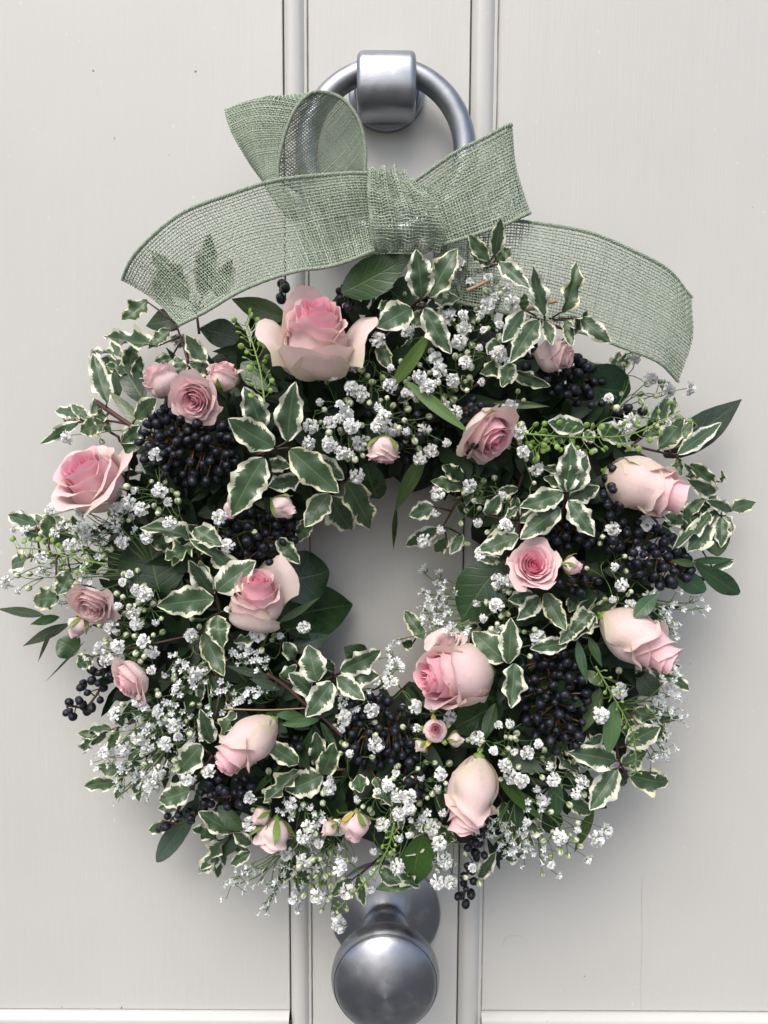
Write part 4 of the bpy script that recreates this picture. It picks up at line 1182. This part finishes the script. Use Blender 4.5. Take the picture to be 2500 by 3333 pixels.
rose('closed green bud left of the tiny wet bud', 908, 1612, 17, (-.7, .6), 8, 'closed', .1, 1, .0, el=1.0, dh=.010, dew=0, sepals=5, name='spray_rose', group=SG)
rose('closed green bud right of the tiny wet bud', 985, 1598, 17, (1, .0), 5, 'closed', .1, 1, .0, el=1.3, dh=.010, dew=0, sepals=5, name='spray_rose', group=SG)
rose('large pale pink rose near the bottom hanging downwards', 1017, 1718, 56, (-.26, 1), 18, 'long', .68, .65, .25, el=1.8, dh=.012, dew=55, spin=.8)
rose('small pink bud with yellow sepals hanging at the bottom', 766, 1786, 33, (-.12, 1), 8, 'tight', .7, .05, .55, el=1.3, dh=.008, dew=12, sepals=5, yel=True, name='spray_rose', group=SG)
rose('greenish bud left of the bottom yellow sepal bud', 712, 1790, 18, (-.75, .6), 6, 'closed', .5, .7, .1, el=1.4, dh=.008, dew=0, sepals=5, yel=True, name='spray_rose', group=SG)
rose('whitish pink rose hanging at the bottom left', 590, 1803, 38, (-.2, 1), 8, 'bud', .32, .1, .2, el=1.2, dh=.004, dew=10, sepals=5, name='spray_rose', group=SG)
rose('brownish bud above the whitish bottom left rose', 563, 1764, 22, (-.75, .45), 8, 'tight', .5, .2, .8, el=1.2, dh=.006, dew=0, sepals=5, name='spray_rose', group=SG)
rose('small beige bud beside the leaves above the left centre rose', 612, 1096, 27, (.75, .5), 5, 'tight', .3, .25, .35, el=1.35, dh=.004, dew=4, sepals=4, name='spray_rose', group=SG)
rose('tip of a pale bud under the large frosted leaf', 500, 1100, 18, (-.1, 1), 5, 'tight', .5, .1, .4, el=1.5, dh=.0, dew=0, name='spray_rose', group=SG)

# ------------------------------------------------------------------ berries
def berry_mesh(seed):
    b = MB(); r_ = np.random.default_rng(seed + 50); q1, q2 = r_.uniform(0, 6.28, 2)
    v = []; f = []
    nu, nv = 12, 8
    for j in range(nv + 1):
        th = PI * j / nv
        for i in range(nu):
            ph = 2 * PI * i / nu
            rr = 1 + .05 * math.cos(th * 2) + .05 * seed / 3 * math.sin(2 * ph + q1) * math.sin(th) + .04 * math.sin(3 * th + q2)
            if j == 0: rr = .90
            v.append((rr * math.sin(th) * math.cos(ph), rr * math.sin(th) * math.sin(ph), rr * math.cos(th) * 1.04))
    for j in range(nv):
        for i in range(nu):
            f.append((j * nu + i, (j + 1) * nu + i, (j + 1) * nu + (i + 1) % nu, j * nu + (i + 1) % nu))
    b.add(v, f)
    b.ball((0, 0, .95), .13, 6, 3)
    me = b.mesh('berry'); me.materials.append(MAT['berry']); return me
BERRIES = [berry_mesh(k) for k in range(4)]
def berries(label, blobs, dh=.0, R=16.2, reg='V', explicit=()):
    pts = []
    for (cx, cy, rx, ry, ang, n) in blobs:
        a = math.radians(ang); loc = []
        for _ in range(max(1, int(n * 1.04))):
            best = None
            for _t in range(14):
                r = math.sqrt(rng.random()); t = rng.uniform(0, 2 * PI)
                ex, ey = r * rx * math.cos(t), r * ry * math.sin(t)
                x = cx + ex * math.cos(a) - ey * math.sin(a); y = cy + ex * math.sin(a) + ey * math.cos(a)
                u, v = S(reg, x, y)
                p = P(u, v, max(.012, hs(u, v) + dh + .010 * (1 - r) - rng.uniform(0, .016)))
                dmin = min([(p - q).length for q in loc] + [9])
                if best is None or dmin > best[0]: best = (dmin, p)
            loc.append(best[1])
        pts.append((loc, P(*S(reg, cx, cy), max(.01, hs(*S(reg, cx, cy)) + dh - .016)), a, rx, ry))
    allp = [p for l in pts for p in l[0]]
    c = sum(allp, Vector((0, 0, 0))) / len(allp)
    t = empty('berry_cluster', c, label, 'berries', 'black berry clusters in the wreath')
    sb = MB()
    for loc, cen, a, rx, ry in pts:
        # a stalk through the blob, branching to each berry
        L = max(rx, ry) * 1.507 * px(.08) * .8
        aa = a if rx >= ry else a + PI / 2
        dirv = Vector((math.cos(aa), 0, -math.sin(aa)))
        main = [cen - dirv * L + Vector((0, .004, 0)), cen + Vector((rng.normal(0, .002), -.003, rng.normal(0, .002))), cen + dirv * L]
        ml = [Vector(p) for p in smooth_prof([tuple(p) for p in main], 5)]
        sb.tube(ml, .0013, .0008, 5)
        for p in loc:
            q = min(ml, key=lambda z: (z - p).length)
            mid = (p + q) / 2 + Vector((0, .001, 0))
            sb.tube([q, mid, p], .0006, .00045, 4)
    obj('stalk', sb.mesh('stalk'), t, MAT['brown'])
    for loc, cen, a, rx, ry in pts:
        for p in loc:
            r = R * px(.09) * rng.uniform(.78, 1.14)
            d = (p - cen + Vector((rng.normal(0, .004), -.006, rng.normal(0, .004)))).normalized()
            m = Matrix.Translation(p) @ d.to_track_quat('Z', 'Y').to_matrix().to_4x4() @ Matrix.Diagonal((r, r * rng.uniform(.88, 1.0), r * rng.uniform(.95, 1.2), 1))
            obj('berry', random.choice(BERRIES), t, None, m)
berries('biggest dense cluster of black berries under the upper left rose trio', [(408, 962, 108, 84, 8, 84), (352, 882, 14, 26, 10, 4)], dh=.012)
berries('cluster of black berries above the left centre rose', [(555, 1155, 88, 46, 0, 44)], dh=.008)
berries('short spray of black berries right of the top rose', [(768, 634, 66, 24, -32, 16)], dh=.010)
berries('few dark berries left of the top rose', [(614, 625, 12, 26, 0, 5)], dh=.006)
berries('black berries around the small rose under the right ribbon tail', [(1212, 800, 92, 40, 16, 36), (1290, 868, 105, 14, 13, 12)], dh=.008)
berries('wide cluster of black berries below the right rose', [(1395, 1195, 105, 58, 26, 56), (1240, 1255, 58, 34, 0, 17)], dh=.014)
berries('column of black berries left of the right rose', [(1324, 1060, 22, 58, 0, 18)], dh=.020)
berries('black berries between the large star of leaves and right cluster', [(1235, 1150, 48, 32, 10, 20)], dh=.008)
berries('tall column of black berries in the lower right', [(1195, 1510, 72, 118, -12, 72)], dh=.010)
berries('cluster of black berries below the hole left of the fat rose', [(815, 1578, 84, 76, 0, 56)], dh=.010)
berries('trailing black berries between lower central cluster and bottom rose', [(898, 1690, 24, 56, -8, 14)], dh=.010)
berries('black berries sticking out at the lower left rim', [(208, 1480, 30, 62, 22, 18), (160, 1530, 26, 22, 0, 7)], dh=.006, R=15)
berries('black berry spike at the bottom left', [(388, 1768, 58, 16, -16, 10), (490, 1712, 66, 34, -6, 26)], dh=.008)
berries('black berries hanging down at the bottom right of the knob', [(1008, 1905, 19, 52, 8, 10), (1032, 1825, 22, 32, 0, 9)], dh=.006, R=15)
berries('dim black berries above the hole beside the hanging bud', [(893, 940, 52, 58, 0, 24)], dh=.002)
berries('few black berries on top of the upper middle rose', [(1028, 882, 26, 20, 0, 7), (1022, 962, 20, 16, 0, 4)], dh=.018, R=14)
berries('pair of black berries right of the lower left rose', [(640, 1606, 18, 12, 0, 4)], dh=.008)
berries('single black berry resting on the left centre rose', [(585, 1213, 3, 3, 0, 1)], dh=.040)
berries('scattered dark berries amid the white flowers above the hole', [(845, 850, 70, 60, 0, 14)], dh=-.004)

# ------------------------------------------------------------------ baby's breath
def floret_mesh(seed, half=False):
    r = np.random.default_rng(seed)
    V = []; Qd = []; T = []
    n = 64
    for k in range(n):
        f = (k + .5) / n
        el = math.acos(1 - f * (1.15 if not half else .55)); az = k * 2.39996 + r.normal(0, .25)
        d = np.array([math.sin(el) * math.cos(az), math.sin(el) * math.sin(az), math.cos(el)])
        tx = np.array([-math.sin(az), math.cos(az), 0]); ty = np.cross(d, tx)
        rot = r.uniform(-.7, .7)
        a = tx * math.cos(rot) + ty * math.sin(rot); b = np.cross(d, a)
        L = r.uniform(.86, 1.04); w = r.uniform(.15, .25); sgn = r.choice([-1, 1]) * r.uniform(.6, 1.2)
        base_ = len(V)
        rows = ((.2, .08), (.7, .75), (1.0, 1.0))
        for (t, ww) in rows:
            c = d * L * t * (1 - .12 * t * t) + b * .50 * t * t * sgn
            for s in (-1, 0, 1):
                V.append(c + a * s * w * ww + d * (.10 * abs(s) * (1 if t < 1 else -.9)) + b * r.normal(0, .05))
                T.append(.25 if t < .3 else 1.0)
        for j in range(2):
            for i in range(2):
                Qd.append((base_ + j * 3 + i, base_ + j * 3 + i + 1, base_ + j * 3 + i + 4, base_ + j * 3 + i + 3))
    me = np_mesh('floret', np.array(V), np.array(Qd), attr=np.array(T)); me.materials.append(MAT['white']); return me
FLO = [floret_mesh(s, s % 3 == 2) for s in range(6)]
def budm():
    V = []; U = []; Qd = []
    nu, nv = 10, 6
    for j in range(nv + 1):
        th = PI * j / nv
        for i in range(nu + 1):
            ph = 2 * PI * i / nu
            V.append((math.sin(th) * math.cos(ph) * .92, math.sin(th) * math.sin(ph) * .92, math.cos(th))); U.append((i / nu, 1 - j / nv))
    for j in range(nv):
        for i in range(nu):
            Qd.append((j * (nu + 1) + i, (j + 1) * (nu + 1) + i, (j + 1) * (nu + 1) + i + 1, j * (nu + 1) + i + 1))
    me = np_mesh('bud', np.array(V), np.array(Qd), uv=np.array(U)); me.materials.append(MAT['bud']); return me
BUD = budm()

FL = {
'C': [(1335, 195), (1400, 145), (1490, 285), (1630, 245), (1325, 555), (1440, 530), (1450, 640), (1570, 530), (1625, 560), (1410, 740), (1565, 785), (1230, 870), (1260, 960), (1240, 1050), (1460, 900), (1355, 1040), (1165, 1090), (600, 920), (885, 940), (800, 300), (1010, 670), (995, 1135), (1080, 1140), (580, 1100), (650, 1140), (340, 1205), (540, 1290), (480, 1330), (420, 1365), (580, 1390), (640, 1370), (790, 1390), (1140, 1415), (1290, 1240), (1380, 1290), (1390, 1350), (1310, 1520), (1190, 1580), (640, 1520), (410, 1530), (250, 1520), (500, 1600), (570, 1600), (1110, 1640), (1000, 1430)],
'D': [(170, 90), (190, 420), (60, 455), (310, 490), (225, 560), (345, 600), (130, 670), (260, 740), (120, 890), (40, 990), (310, 985), (1150, 1380), (1100, 1430), (1000, 1235), (1160, 975), (1280, 1110), (1530, 1170), (1390, 1400), (420, 1600), (330, 1300)],
'H': [(610, 160), (870, 200), (460, 1000), (530, 1430), (460, 1540), (750, 1490), (720, 960), (600, 1595), (200, 450)],
'G': [(365, 150), (260, 270), (330, 230), (1070, 175), (720, 715), (910, 505), (400, 640), (935, 730), (660, 430), (315, 850), (880, 1165), (970, 1165), (720, 1330), (870, 1350), (800, 1330), (1190, 1605), (770, 1450), (830, 1550), (880, 1580), (440, 770), (740, 665)],
'E': [(470, 150), (940, 365), (800, 490), (910, 510), (1085, 510), (1135, 590), (955, 635), (360, 640), (570, 660), (480, 570), (100, 770), (190, 790), (390, 800), (830, 860), (475, 890), (1480, 690), (50, 1130), (130, 1190), (930, 1180), (980, 1215), (800, 1290), (900, 1330), (1050, 1400), (1290, 1490), (760, 1430), (970, 1530), (1030, 1600), (680, 1580), (800, 1560), (830, 1130), (920, 1410), (1450, 980), (1540, 880), (560, 1310)],
'I': [(390, 150), (520, 110), (700, 90), (760, 190), (1050, 50), (290, 200), (440, 210), (540, 300), (860, 320), (760, 290), (930, 420), (710, 560), (810, 590), (500, 610), (580, 700), (670, 770), (860, 820), (730, 840), (750, 1120), (1030, 1070), (1085, 310), (560, 850), (950, 770), (1470, 1210), (1465, 1400)],
'F': [(265, 665), (1210, 180), (1350, 90), (1330, 350), (920, 1520), (740, 1590), (50, 1590), (340, 1385), (570, 1575), (330, 880), (225, 1000), (1120, 110), (970, 90)],
'J': [(1215, 250), (230, 1040), (235, 1205), (640, 1090), (780, 900), (910, 730), (870, 490), (850, 570), (1220, 865), (1170, 940), (1390, 890), (1500, 960), (1520, 870), (1540, 1130), (1360, 560), (1580, 480), (1240, 1140), (1310, 1100), (1130, 1210), (825, 1230), (595, 1290), (700, 1340), (490, 1400), (595, 1460), (940, 1440), (840, 1500), (1230, 1490), (1310, 1280), (1070, 1390), (960, 1040), (770, 960), (690, 1690), (550, 1710), (560, 1780), (870, 1540), (1500, 1600), (1550, 1450), (1590, 1600), (1070, 1530), (1460, 1230), (890, 1660)],
'K': [(595, 590), (750, 700), (510, 735), (620, 740), (570, 815), (810, 820), (600, 875), (660, 895), (740, 940), (830, 890), (950, 960), (985, 905), (1050, 980), (690, 1120), (870, 1200), (820, 1350), (1010, 1310), (1060, 1210), (860, 1410), (1190, 410), (1480, 440), (750, 130), (450, 455), (1090, 540), (780, 1000), (960, 1160), (510, 90), (210, 1440), (280, 1450), (250, 1340), (180, 1140)]}
flo = []
for r_, l_ in FL.items():
    for x, y in l_:
        u, v = S(r_, x, y)
        if all(math.hypot(u - a, v - b) > 27 for a, b in flo): flo.append((u, v))

for u, v in list(flo):
    if rng.random() < .5:
        a_, d_ = rng.uniform(0, 2 * PI), rng.uniform(52, 125)
        q_ = (u + d_ * math.cos(a_), v + d_ * math.sin(a_))
        if 300 < math.hypot(q_[0] - 1250, q_[1] - 1890) < 1130 and q_[1] > 960 and all(math.hypot(q_[0] - b_[0], q_[1] - b_[1]) > 30 for b_ in flo):
            flo.append(q_)

# where each spray is rooted (view pixels) and what it is called
SPR = [
 (1010, 700, 'white flower spray in front of the right ribbon tail, beside upright leaves'),
 (950, 800, 'column of white flowers left of the upper middle rose'),
 (1085, 640, 'dense white flowers left of the right ribbon tail shoot'),
 (800, 830, 'white flowers and buds right under the large top rose'),
 (740, 930, 'white flowers under the three upright cream edged leaves'),
 (880, 930, 'white flowers around the dim berries above the hole'),
 (1300, 920, 'bright white flowers among the upper right seed pods'),
 (1390, 830, 'loose white spray poking out under the right ribbon tip'),
 (1010, 1080, 'bud rich white spray drooping over the upper right of the hole'),
 (1120, 980, 'single white flower right of the upper middle rose'),
 (1060, 1280, 'white flowers left and below of the small open rose'),
 (1330, 1180, 'white flowers among the wide right berry cluster'),
 (330, 1040, 'white flowers right of the left rim rose'),
 (160, 1130, 'white flowers under the left rim rose'),
 (60, 1220, 'white buds sticking out at the far left'),
 (300, 1290, 'white flowers right of the withered left rose'),
 (260, 1400, 'bright white flowers between withered rose and lower left rose bud'),
 (400, 1390, 'white flowers below the wide left pointing leaf'),
 (350, 1540, 'thick white flowers in the lower left quarter'),
 (390, 1640, 'white flowers at the lower left rim above the berry spike'),
 (490, 1120, 'scattered white flowers among the berries above the left centre rose'),
 (640, 1380, 'white flowers beside the dark leaves at the lower left of the hole'),
 (760, 1600, 'white flowers left of the central lower berries'),
 (650, 1760, 'white flowers at the bottom beside the whitish rose'),
 (700, 1880, 'white flowers drooping at the bottom left of the knob'),
 (850, 1800, 'white flowers right of the bottom yellow sepal bud'),
 (920, 1690, 'white flowers left of the bottom hanging rose'),
 (1010, 1890, 'white flowers right of the knob plate at the bottom'),
 (1120, 1680, 'white flowers below the tall berry column'),
 (1230, 1720, 'white flowers under the lower right cream edged leaves'),
 (1210, 1830, 'loose white spray hanging off the lower right rim'),
 (1330, 1480, 'few white flowers at the right rim under the lower right rose'),
 (870, 1450, 'white flowers left of the fat rose below the hole'),
 (1180, 1370, 'white flowers above the tall berry column'),
 (220, 800, 'lone white flowers at the upper left rim'),
]
grp = [[] for _ in SPR]
for u, v in flo:
    i = min(range(len(SPR)), key=lambda k: math.hypot(SPR[k][0] * 1.507 - u, SPR[k][1] * 1.507 - v))
    grp[i].append((u, v))
def curve(a, b, sag, k=5):
    out = []
    for i in range(k + 1):
        t = i / k
        out.append(a * (1 - t) + b * t + sag * math.sin(PI * t))
    return out
NB = 0
for (rx_, ry_, lab), pts in zip(SPR, grp):
    if not pts: continue
    ru, rv = rx_ * 1.507, ry_ * 1.507
    ru = (ru * .5 + sum(p[0] for p in pts) / len(pts) * .5); rv = rv * .5 + sum(p[1] for p in pts) / len(pts) * .5
    # root the spray towards the ring's spine, deep in the foliage
    dx, dy = ru - 1250, rv - 1890; rr = math.hypot(dx, dy) + 1e-6
    k = (rr + (640 - rr) * .35) / rr
    ru, rv = 1250 + dx * k, 1890 + dy * k
    root = P(ru, rv, max(.012, hs(ru, rv) - .024))
    t = empty('baby_breath_spray', root, lab, 'flower spray', 'white baby breath sprays in the wreath')
    sb = MB(); parts = []
    hub = P(ru, rv, hs(ru, rv) - .004)
    sb.tube([root, hub], .0008, .0006, 4)
    for (u, v) in pts:
        h = max(.016, hs(u, v) + rng.uniform(.004, .020))
        if v < 1300 and u > 1350 and u < 2050: h = max(h, .098 + rng.uniform(0, .012))
        p = P(u, v, h)
        # branch point on the way
        j = hub * .35 + p * .65 + Vector((rng.normal(0, .004), .004, rng.normal(0, .004)))
        cs = curve(hub, j, Vector((rng.normal(0, .003), -.003, rng.normal(0, .003))), 4)
        sb.tube(cs, .00042, .00034, 4)
        sb.tube(curve(j, p, Vector((rng.normal(0, .002), -.002, .001)), 3), .00034, .00026, 4)
        small = rng.random() < .30
        d = Vector((rng.normal(0, .55), -1, rng.normal(0, .55) + .1))
        d = d * .6 + (p - j).normalized() * .8; d.normalize()
        r = px(h) * (rng.uniform(24, 30) if not small else rng.uniform(13, 18))
        parts.append(('f', p, d, r, small))
        for _ in range(int(rng.integers(1, 4))):
            e = Vector((rng.normal(0, 1), rng.normal(-.3, .5), rng.normal(0, 1))).normalized()
            q = j + e * rng.uniform(.007, .020)
            if q.y > -.008: q.y = -.008
            sb.tube(curve(j, q, Vector((0, 0, rng.uniform(-.002, .002))), 3), .0003, .00026, 4)
            parts.append(('b', q, e, px(.09) * rng.uniform(8.5, 13), True))
    obj('stem', sb.mesh('stem'), t, MAT['stem'])
    for kind, p, d, r, small in parts:
        m = Matrix.Translation(p) @ d.to_track_quat('Z', 'Y').to_matrix().to_4x4() @ Matrix.Rotation(rng.uniform(0, 6.28), 4, 'Z') @ Matrix.Scale(r, 4)
        if kind == 'f':
            obj('floret', FLO[2] if small else random.choice(FLO), t, None, m)
        else:
            obj('bud', BUD, t, None, m); NB += 1

# ------------------------------------------------------------------ sea lavender: tiny papery stars on stiff stems
def star_mesh(seed):
    r = np.random.default_rng(seed)
    V = []; Qd = []; T = []
    op = r.uniform(.55, 1.0)
    for k in range(5):
        a = 2 * PI * k / 5
        b = len(V)
        for (rad, z, w) in ((.10, .0, .05), (.30 + .3 * op, .35, .30), (.45 + .5 * op, .55, .26), (.5 + .62 * op, .55 + .1 * (1 - op), .03)):
            for s in (-1, 1):
                V.append((rad * math.cos(a) - s * w * math.sin(a), rad * math.sin(a) + s * w * math.cos(a), z + r.normal(0, .03))); T.append(1.0 if rad > .2 else .3)
        for j in range(3): Qd.append((b + 2 * j, b + 2 * j + 1, b + 2 * j + 3, b + 2 * j + 2))
    # green-white calyx tube
    b = len(V)
    for (z, rad) in ((-1.2, .08), (-.5, .20), (.05, .26)):
        for k in range(5):
            a = 2 * PI * k / 5
            V.append((rad * math.cos(a), rad * math.sin(a), z)); T.append(-.3 + (z + 1.2) * .7)
    for j in range(2):
        for k in range(5): Qd.append((b + j * 5 + k, b + j * 5 + (k + 1) % 5, b + (j + 1) * 5 + (k + 1) % 5, b + (j + 1) * 5 + k))
    me = np_mesh('floret', np.array(V), np.array(Qd), attr=np.clip(np.array(T), -.6, 1)); me.materials.append(MAT['lav']); return me
STAR = [star_mesh(s) for s in range(6)]
LAV = [
 ('white sea lavender spikes reaching into the right of the hole', 'G', (900, 1380), [(290, 1090, 4), (400, 1140, 4), (520, 1220, 4), (310, 1260, 5), (400, 1290, 5), (450, 1340, 4), (470, 1260, 4), (300, 1400, 4), (370, 1410, 4), (440, 1440, 6), (490, 1430, 4), (540, 1530, 5), (350, 1500, 5), (480, 1600, 5), (110, 1620, 4)]),
 ('sea lavender along the right rim below the lower right rose', 'K', (1180, 480), [(1480, 325, 6), (1430, 360, 4), (1470, 440, 7), (1390, 480, 7), (1430, 500, 5), (1480, 545, 5), (1535, 568, 4), (1400, 540, 4), (1440, 620, 6), (1400, 700, 5), (1390, 760, 4), (1445, 755, 5), (1370, 800, 4)]),
 ('sea lavender spike behind the right spoon leaves', 'H', (640, 1500), [(960, 1560, 5), (1090, 1570, 5), (1150, 1610, 4), (860, 1640, 6), (850, 1700, 5), (910, 1730, 5), (900, 1780, 5)]),
 ('sea lavender cluster right of the bottom hanging rose', 'K', (640, 950), [(470, 1190, 6), (520, 1150, 6), (575, 1165, 6), (640, 1185, 6), (540, 1240, 6), (600, 1260, 6), (700, 1200, 6), (600, 1300, 5), (660, 1260, 4), (745, 1030, 4), (770, 1280, 4), (730, 1260, 4)]),
 ('sea lavender above the fat rose below the hole', 'K', (420, 60), [(290, 80, 5), (300, 190, 6), (250, 150, 4), (245, 105, 4), (330, 150, 4), (200, 60, 4)]),
 ('sea lavender below the left rim rose', 'E', (1050, 1050), [(460, 775, 5), (560, 770, 6), (640, 800, 5), (720, 760, 6), (870, 680, 6), (890, 790, 6), (640, 880, 6), (550, 890, 6), (690, 920, 6), (350, 970, 6), (600, 970, 6), (580, 1050, 6), (270, 1050, 4), (430, 1280, 6), (400, 1050, 5), (520, 1100, 6), (800, 740, 4)]),
 ('sea lavender drifting through the left side white flowers', 'I', (1150, 250), [(990, 320, 8), (1090, 360, 7), (940, 190, 5), (1280, 420, 7), (1340, 480, 6), (1190, 560, 6), (1190, 600, 4), (1230, 640, 4), (1400, 460, 4)]),
 ('sea lavender above the lower left rose', 'I', (1650, 500), [(1480, 450, 7), (1570, 420, 6), (1380, 190, 6), (1500, 220, 6), (1330, 150, 5), (1440, 170, 5), (1580, 240, 4)]),
 ('sea lavender in the thick lower left white flowers', 'I', (1050, 560), [(890, 540, 8), (960, 660, 8), (1050, 770, 7), (850, 630, 6), (820, 760, 5), (780, 690, 5), (950, 930, 8), (990, 980, 5), (700, 620, 4)]),
 ('sea lavender fringe at the lower left rim', 'I', (900, 800), [(800, 1040, 7), (700, 1050, 8), (540, 1000, 6), (400, 930, 6), (460, 920, 4), (545, 1160, 6), (520, 1200, 4), (720, 1180, 7), (640, 1040, 6), (560, 840, 5), (740, 960, 5), (780, 1140, 6), (600, 940, 4), (680, 1130, 4)]),
 ('sea lavender spikes hanging at the bottom left', 'J', (560, 1280), [(90, 1620, 4), (140, 1580, 4), (190, 1530, 5), (240, 1480, 4), (380, 1690, 6), (385, 1650, 5), (370, 1740, 4), (345, 1800, 3), (480, 1560, 6), (420, 1610, 6), (320, 1540, 6), (300, 1590, 4), (680, 1460, 6), (500, 1500, 5), (430, 1520, 4), (640, 1500, 4), (560, 1600, 4)]),
 ('sea lavender beside the bottom yellow sepal bud', 'J', (620, 1050), [(700, 1180, 6), (500, 1110, 6), (530, 1080, 4), (710, 1150, 4), (900, 1380, 4), (760, 1420, 4), (640, 1330, 4)]),
 ('sea lavender right of the star of leaves below the hole', 'J', (1080, 300), [(1200, 40, 5), (1230, 140, 6), (1190, 180, 5), (1130, 220, 5), (890, 370, 6), (1000, 400, 5), (950, 430, 5), (840, 400, 4)]),
 ('sea lavender right of the knob plate', 'J', (1380, 1000), [(1400, 1150, 5), (1440, 1220, 6), (1390, 1220, 4), (1520, 1400, 5), (1500, 1440, 5), (1560, 1480, 5), (1220, 1480, 4)]),
]
for lab, reg, (rx_, ry_), cl in LAV:
    ru, rv = S(reg, rx_, ry_)
    root = P(ru, rv, max(.014, hs(ru, rv) - .012))
    t = empty('sea_lavender_spray', root, lab, 'flower spray', 'sea lavender sprays in the wreath')
    sb = MB(); fl = []
    for (x, y, n) in cl:
        u, v = S(reg, x, y)
        h = max(.014, hs(u, v) + rng.uniform(-.002, .012))
        c = P(u, v, h)
        out = (c - root).normalized()
        sb.tube(curve(root, c, Vector((rng.normal(0, .003), -.003, rng.normal(0, .003))), 5), .0006, .00042, 4)
        for k in range(n):
            p = c + Vector((rng.normal(0, .0038), rng.normal(-.001, .0025), rng.normal(0, .0038)))
            if p.y > -.006: p.y = -.006
            d = (out * .7 + Vector((rng.normal(0, .5), -.65, rng.normal(0, .5)))).normalized()
            r = px(h) * rng.uniform(9.5, 14.5)
            sb.tube([c - out * .004, p - d * r], .00028, .00028, 3)
            fl.append((p, d, r))
    obj('stem', sb.mesh('stem'), t, MAT['stem'])
    for p, d, r in fl:
        obj('floret', random.choice(STAR), t, None, Matrix.Translation(p) @ d.to_track_quat('Z', 'Y').to_matrix().to_4x4() @ Matrix.Rotation(rng.uniform(0, 6.28), 4, 'Z') @ Matrix.Scale(r, 4))

# ------------------------------------------------------------------ green seed pods
def pod_mesh():
    b = MB(); b.ball((0, 0, .9), 1.0, 10, 6, (1, .38, 1.0)); b.tube([(0, .0, -.1), (0, .0, 1.9)], .09, .05, 4)
    me = b.mesh('seed_pod'); me.materials.append(MAT['pod']); return me
POD = pod_mesh()
def pods(label, reg, line, n, size, dh=.016, side=45, taper=1.0, h=None):
    pl = []
    for x, y in line:
        u, v = S(reg, x, y); pl.append(tuple(P(u, v, max(.016, (hs(u, v) if h is None else h) + dh))))
    ml = [Vector(p) for p in smooth_prof(pl, 10)]
    t = empty('seed_pod_stalk', ml[0], label, 'seed pods', 'green seed pod stalks in the wreath')
    sb = MB(); sb.tube(ml, .0008, .00045, 5)
    pd = []
    for k in range(n):
        f = .06 + .94 * k / (n - 1)
        i = min(len(ml) - 2, int(f * (len(ml) - 1)))
        a = ml[i]; tg = (ml[i + 1] - ml[max(0, i - 1)]).normalized()
        sd_ = tg.cross(Vector((0, -1, 0))).normalized() * (1 if k % 2 else -1)
        d = (tg * .55 + sd_ * rng.uniform(.4, 1) + Vector((0, -rng.uniform(-.2, .8), 0))).normalized()
        L = side / REG[reg][2] * px(.1) * rng.uniform(.7, 1.25) * (1 - (1 - taper) * f)
        p = a + d * L
        sb.tube(curve(a, p, Vector((0, 0, -.0012)), 3), .00028, .00025, 4)
        pd.append((p, d, size / REG[reg][2] * px(.1) * rng.uniform(.8, 1.15) * (1 - (1 - taper) * f)))
    obj('stem', sb.mesh('stem'), t, MAT['pod'])
    for p, d, r in pd:
        m = Matrix.Translation(p) @ d.to_track_quat('Z', 'Y').to_matrix().to_4x4() @ Matrix.Rotation(rng.uniform(0, 3.14), 4, 'Z') @ Matrix.Scale(r, 4)
        obj('seed_pod', POD, t, None, m)
pods('upright stalk of green seed pods left of the top rose', 'B', [(1330, 1220), (1300, 980), (1240, 760), (1180, 590)], 24, 25, side=75)
pods('horizontal stalk of green seed pods above the right rose', 'D', [(380, 1470), (620, 1490), (900, 1500), (1180, 1470), (1480, 1320)], 34, 22, side=85)
pods('stalk of green seed pods at the far left rim', 'E', [(720, 1010), (470, 960), (280, 910), (110, 900)], 24, 20, side=70)
pods('stalk of green seed pods at the lower right rim', 'K', [(1060, 280), (1130, 400), (1220, 560), (1270, 680), (1275, 860)], 26, 12, side=36, taper=.7)
pods('curved stalk of green seed pods hanging over the knob', 'J', [(1210, 1200), (1170, 1360), (1080, 1530), (950, 1660), (810, 1800)], 34, 13, side=50, taper=.6, dh=.02)
pods('low twig of small round green leaves under the seed pods', 'D', [(800, 1480), (640, 1500), (540, 1540), (480, 1600)], 18, 24, side=55, dh=.008)

# ------------------------------------------------------------------ raffia tie and bare twigs
def twig(name, label, reg, line, r, mat, dh=.006, cat='twig', h=None):
    mb = MB(); pl = []
    for x, y in line:
        u, v = S(reg, x, y); pl.append(tuple(P(u, v, max(.012, (hs(u, v) if h is None else h) + dh))))
    mb.tube(smooth_prof(pl, 6), r, r * .75, 6)
    tag(obj(name, mb.mesh(name), None, MAT[mat]), label, cat)
twig('raffia_tie', 'frayed brown raffia end in front of the right ribbon tail', 'D', [(420, 640), (500, 625), (570, 600), (645, 580)], .0016, 'twine', h=.108, cat='raffia')
twig('raffia_tie', 'thin raffia strand left of the frayed raffia end', 'D', [(40, 510), (110, 480), (190, 440)], .0013, 'twine', h=.104, cat='raffia')
twig('bare_twig', 'bare dark twig cut off at the upper left rim', 'B', [(40, 1210), (170, 1300), (320, 1400)], .0021, 'red')
twig('bare_twig', 'red eucalyptus twig above the lower left rose', 'J', [(350, 190), (480, 280), (610, 400), (740, 500), (860, 620)], .0013, 'red', dh=.012)
twig('bare_twig', 'hair thin grey stem crossing above the lower left rose', 'J', [(60, 430), (350, 437), (610, 425)], .0005, 'twine', dh=.014)

bpy.context.view_layer.update()
print('objects', len(bpy.data.objects), 'buds', NB, 'florets', len(flo))
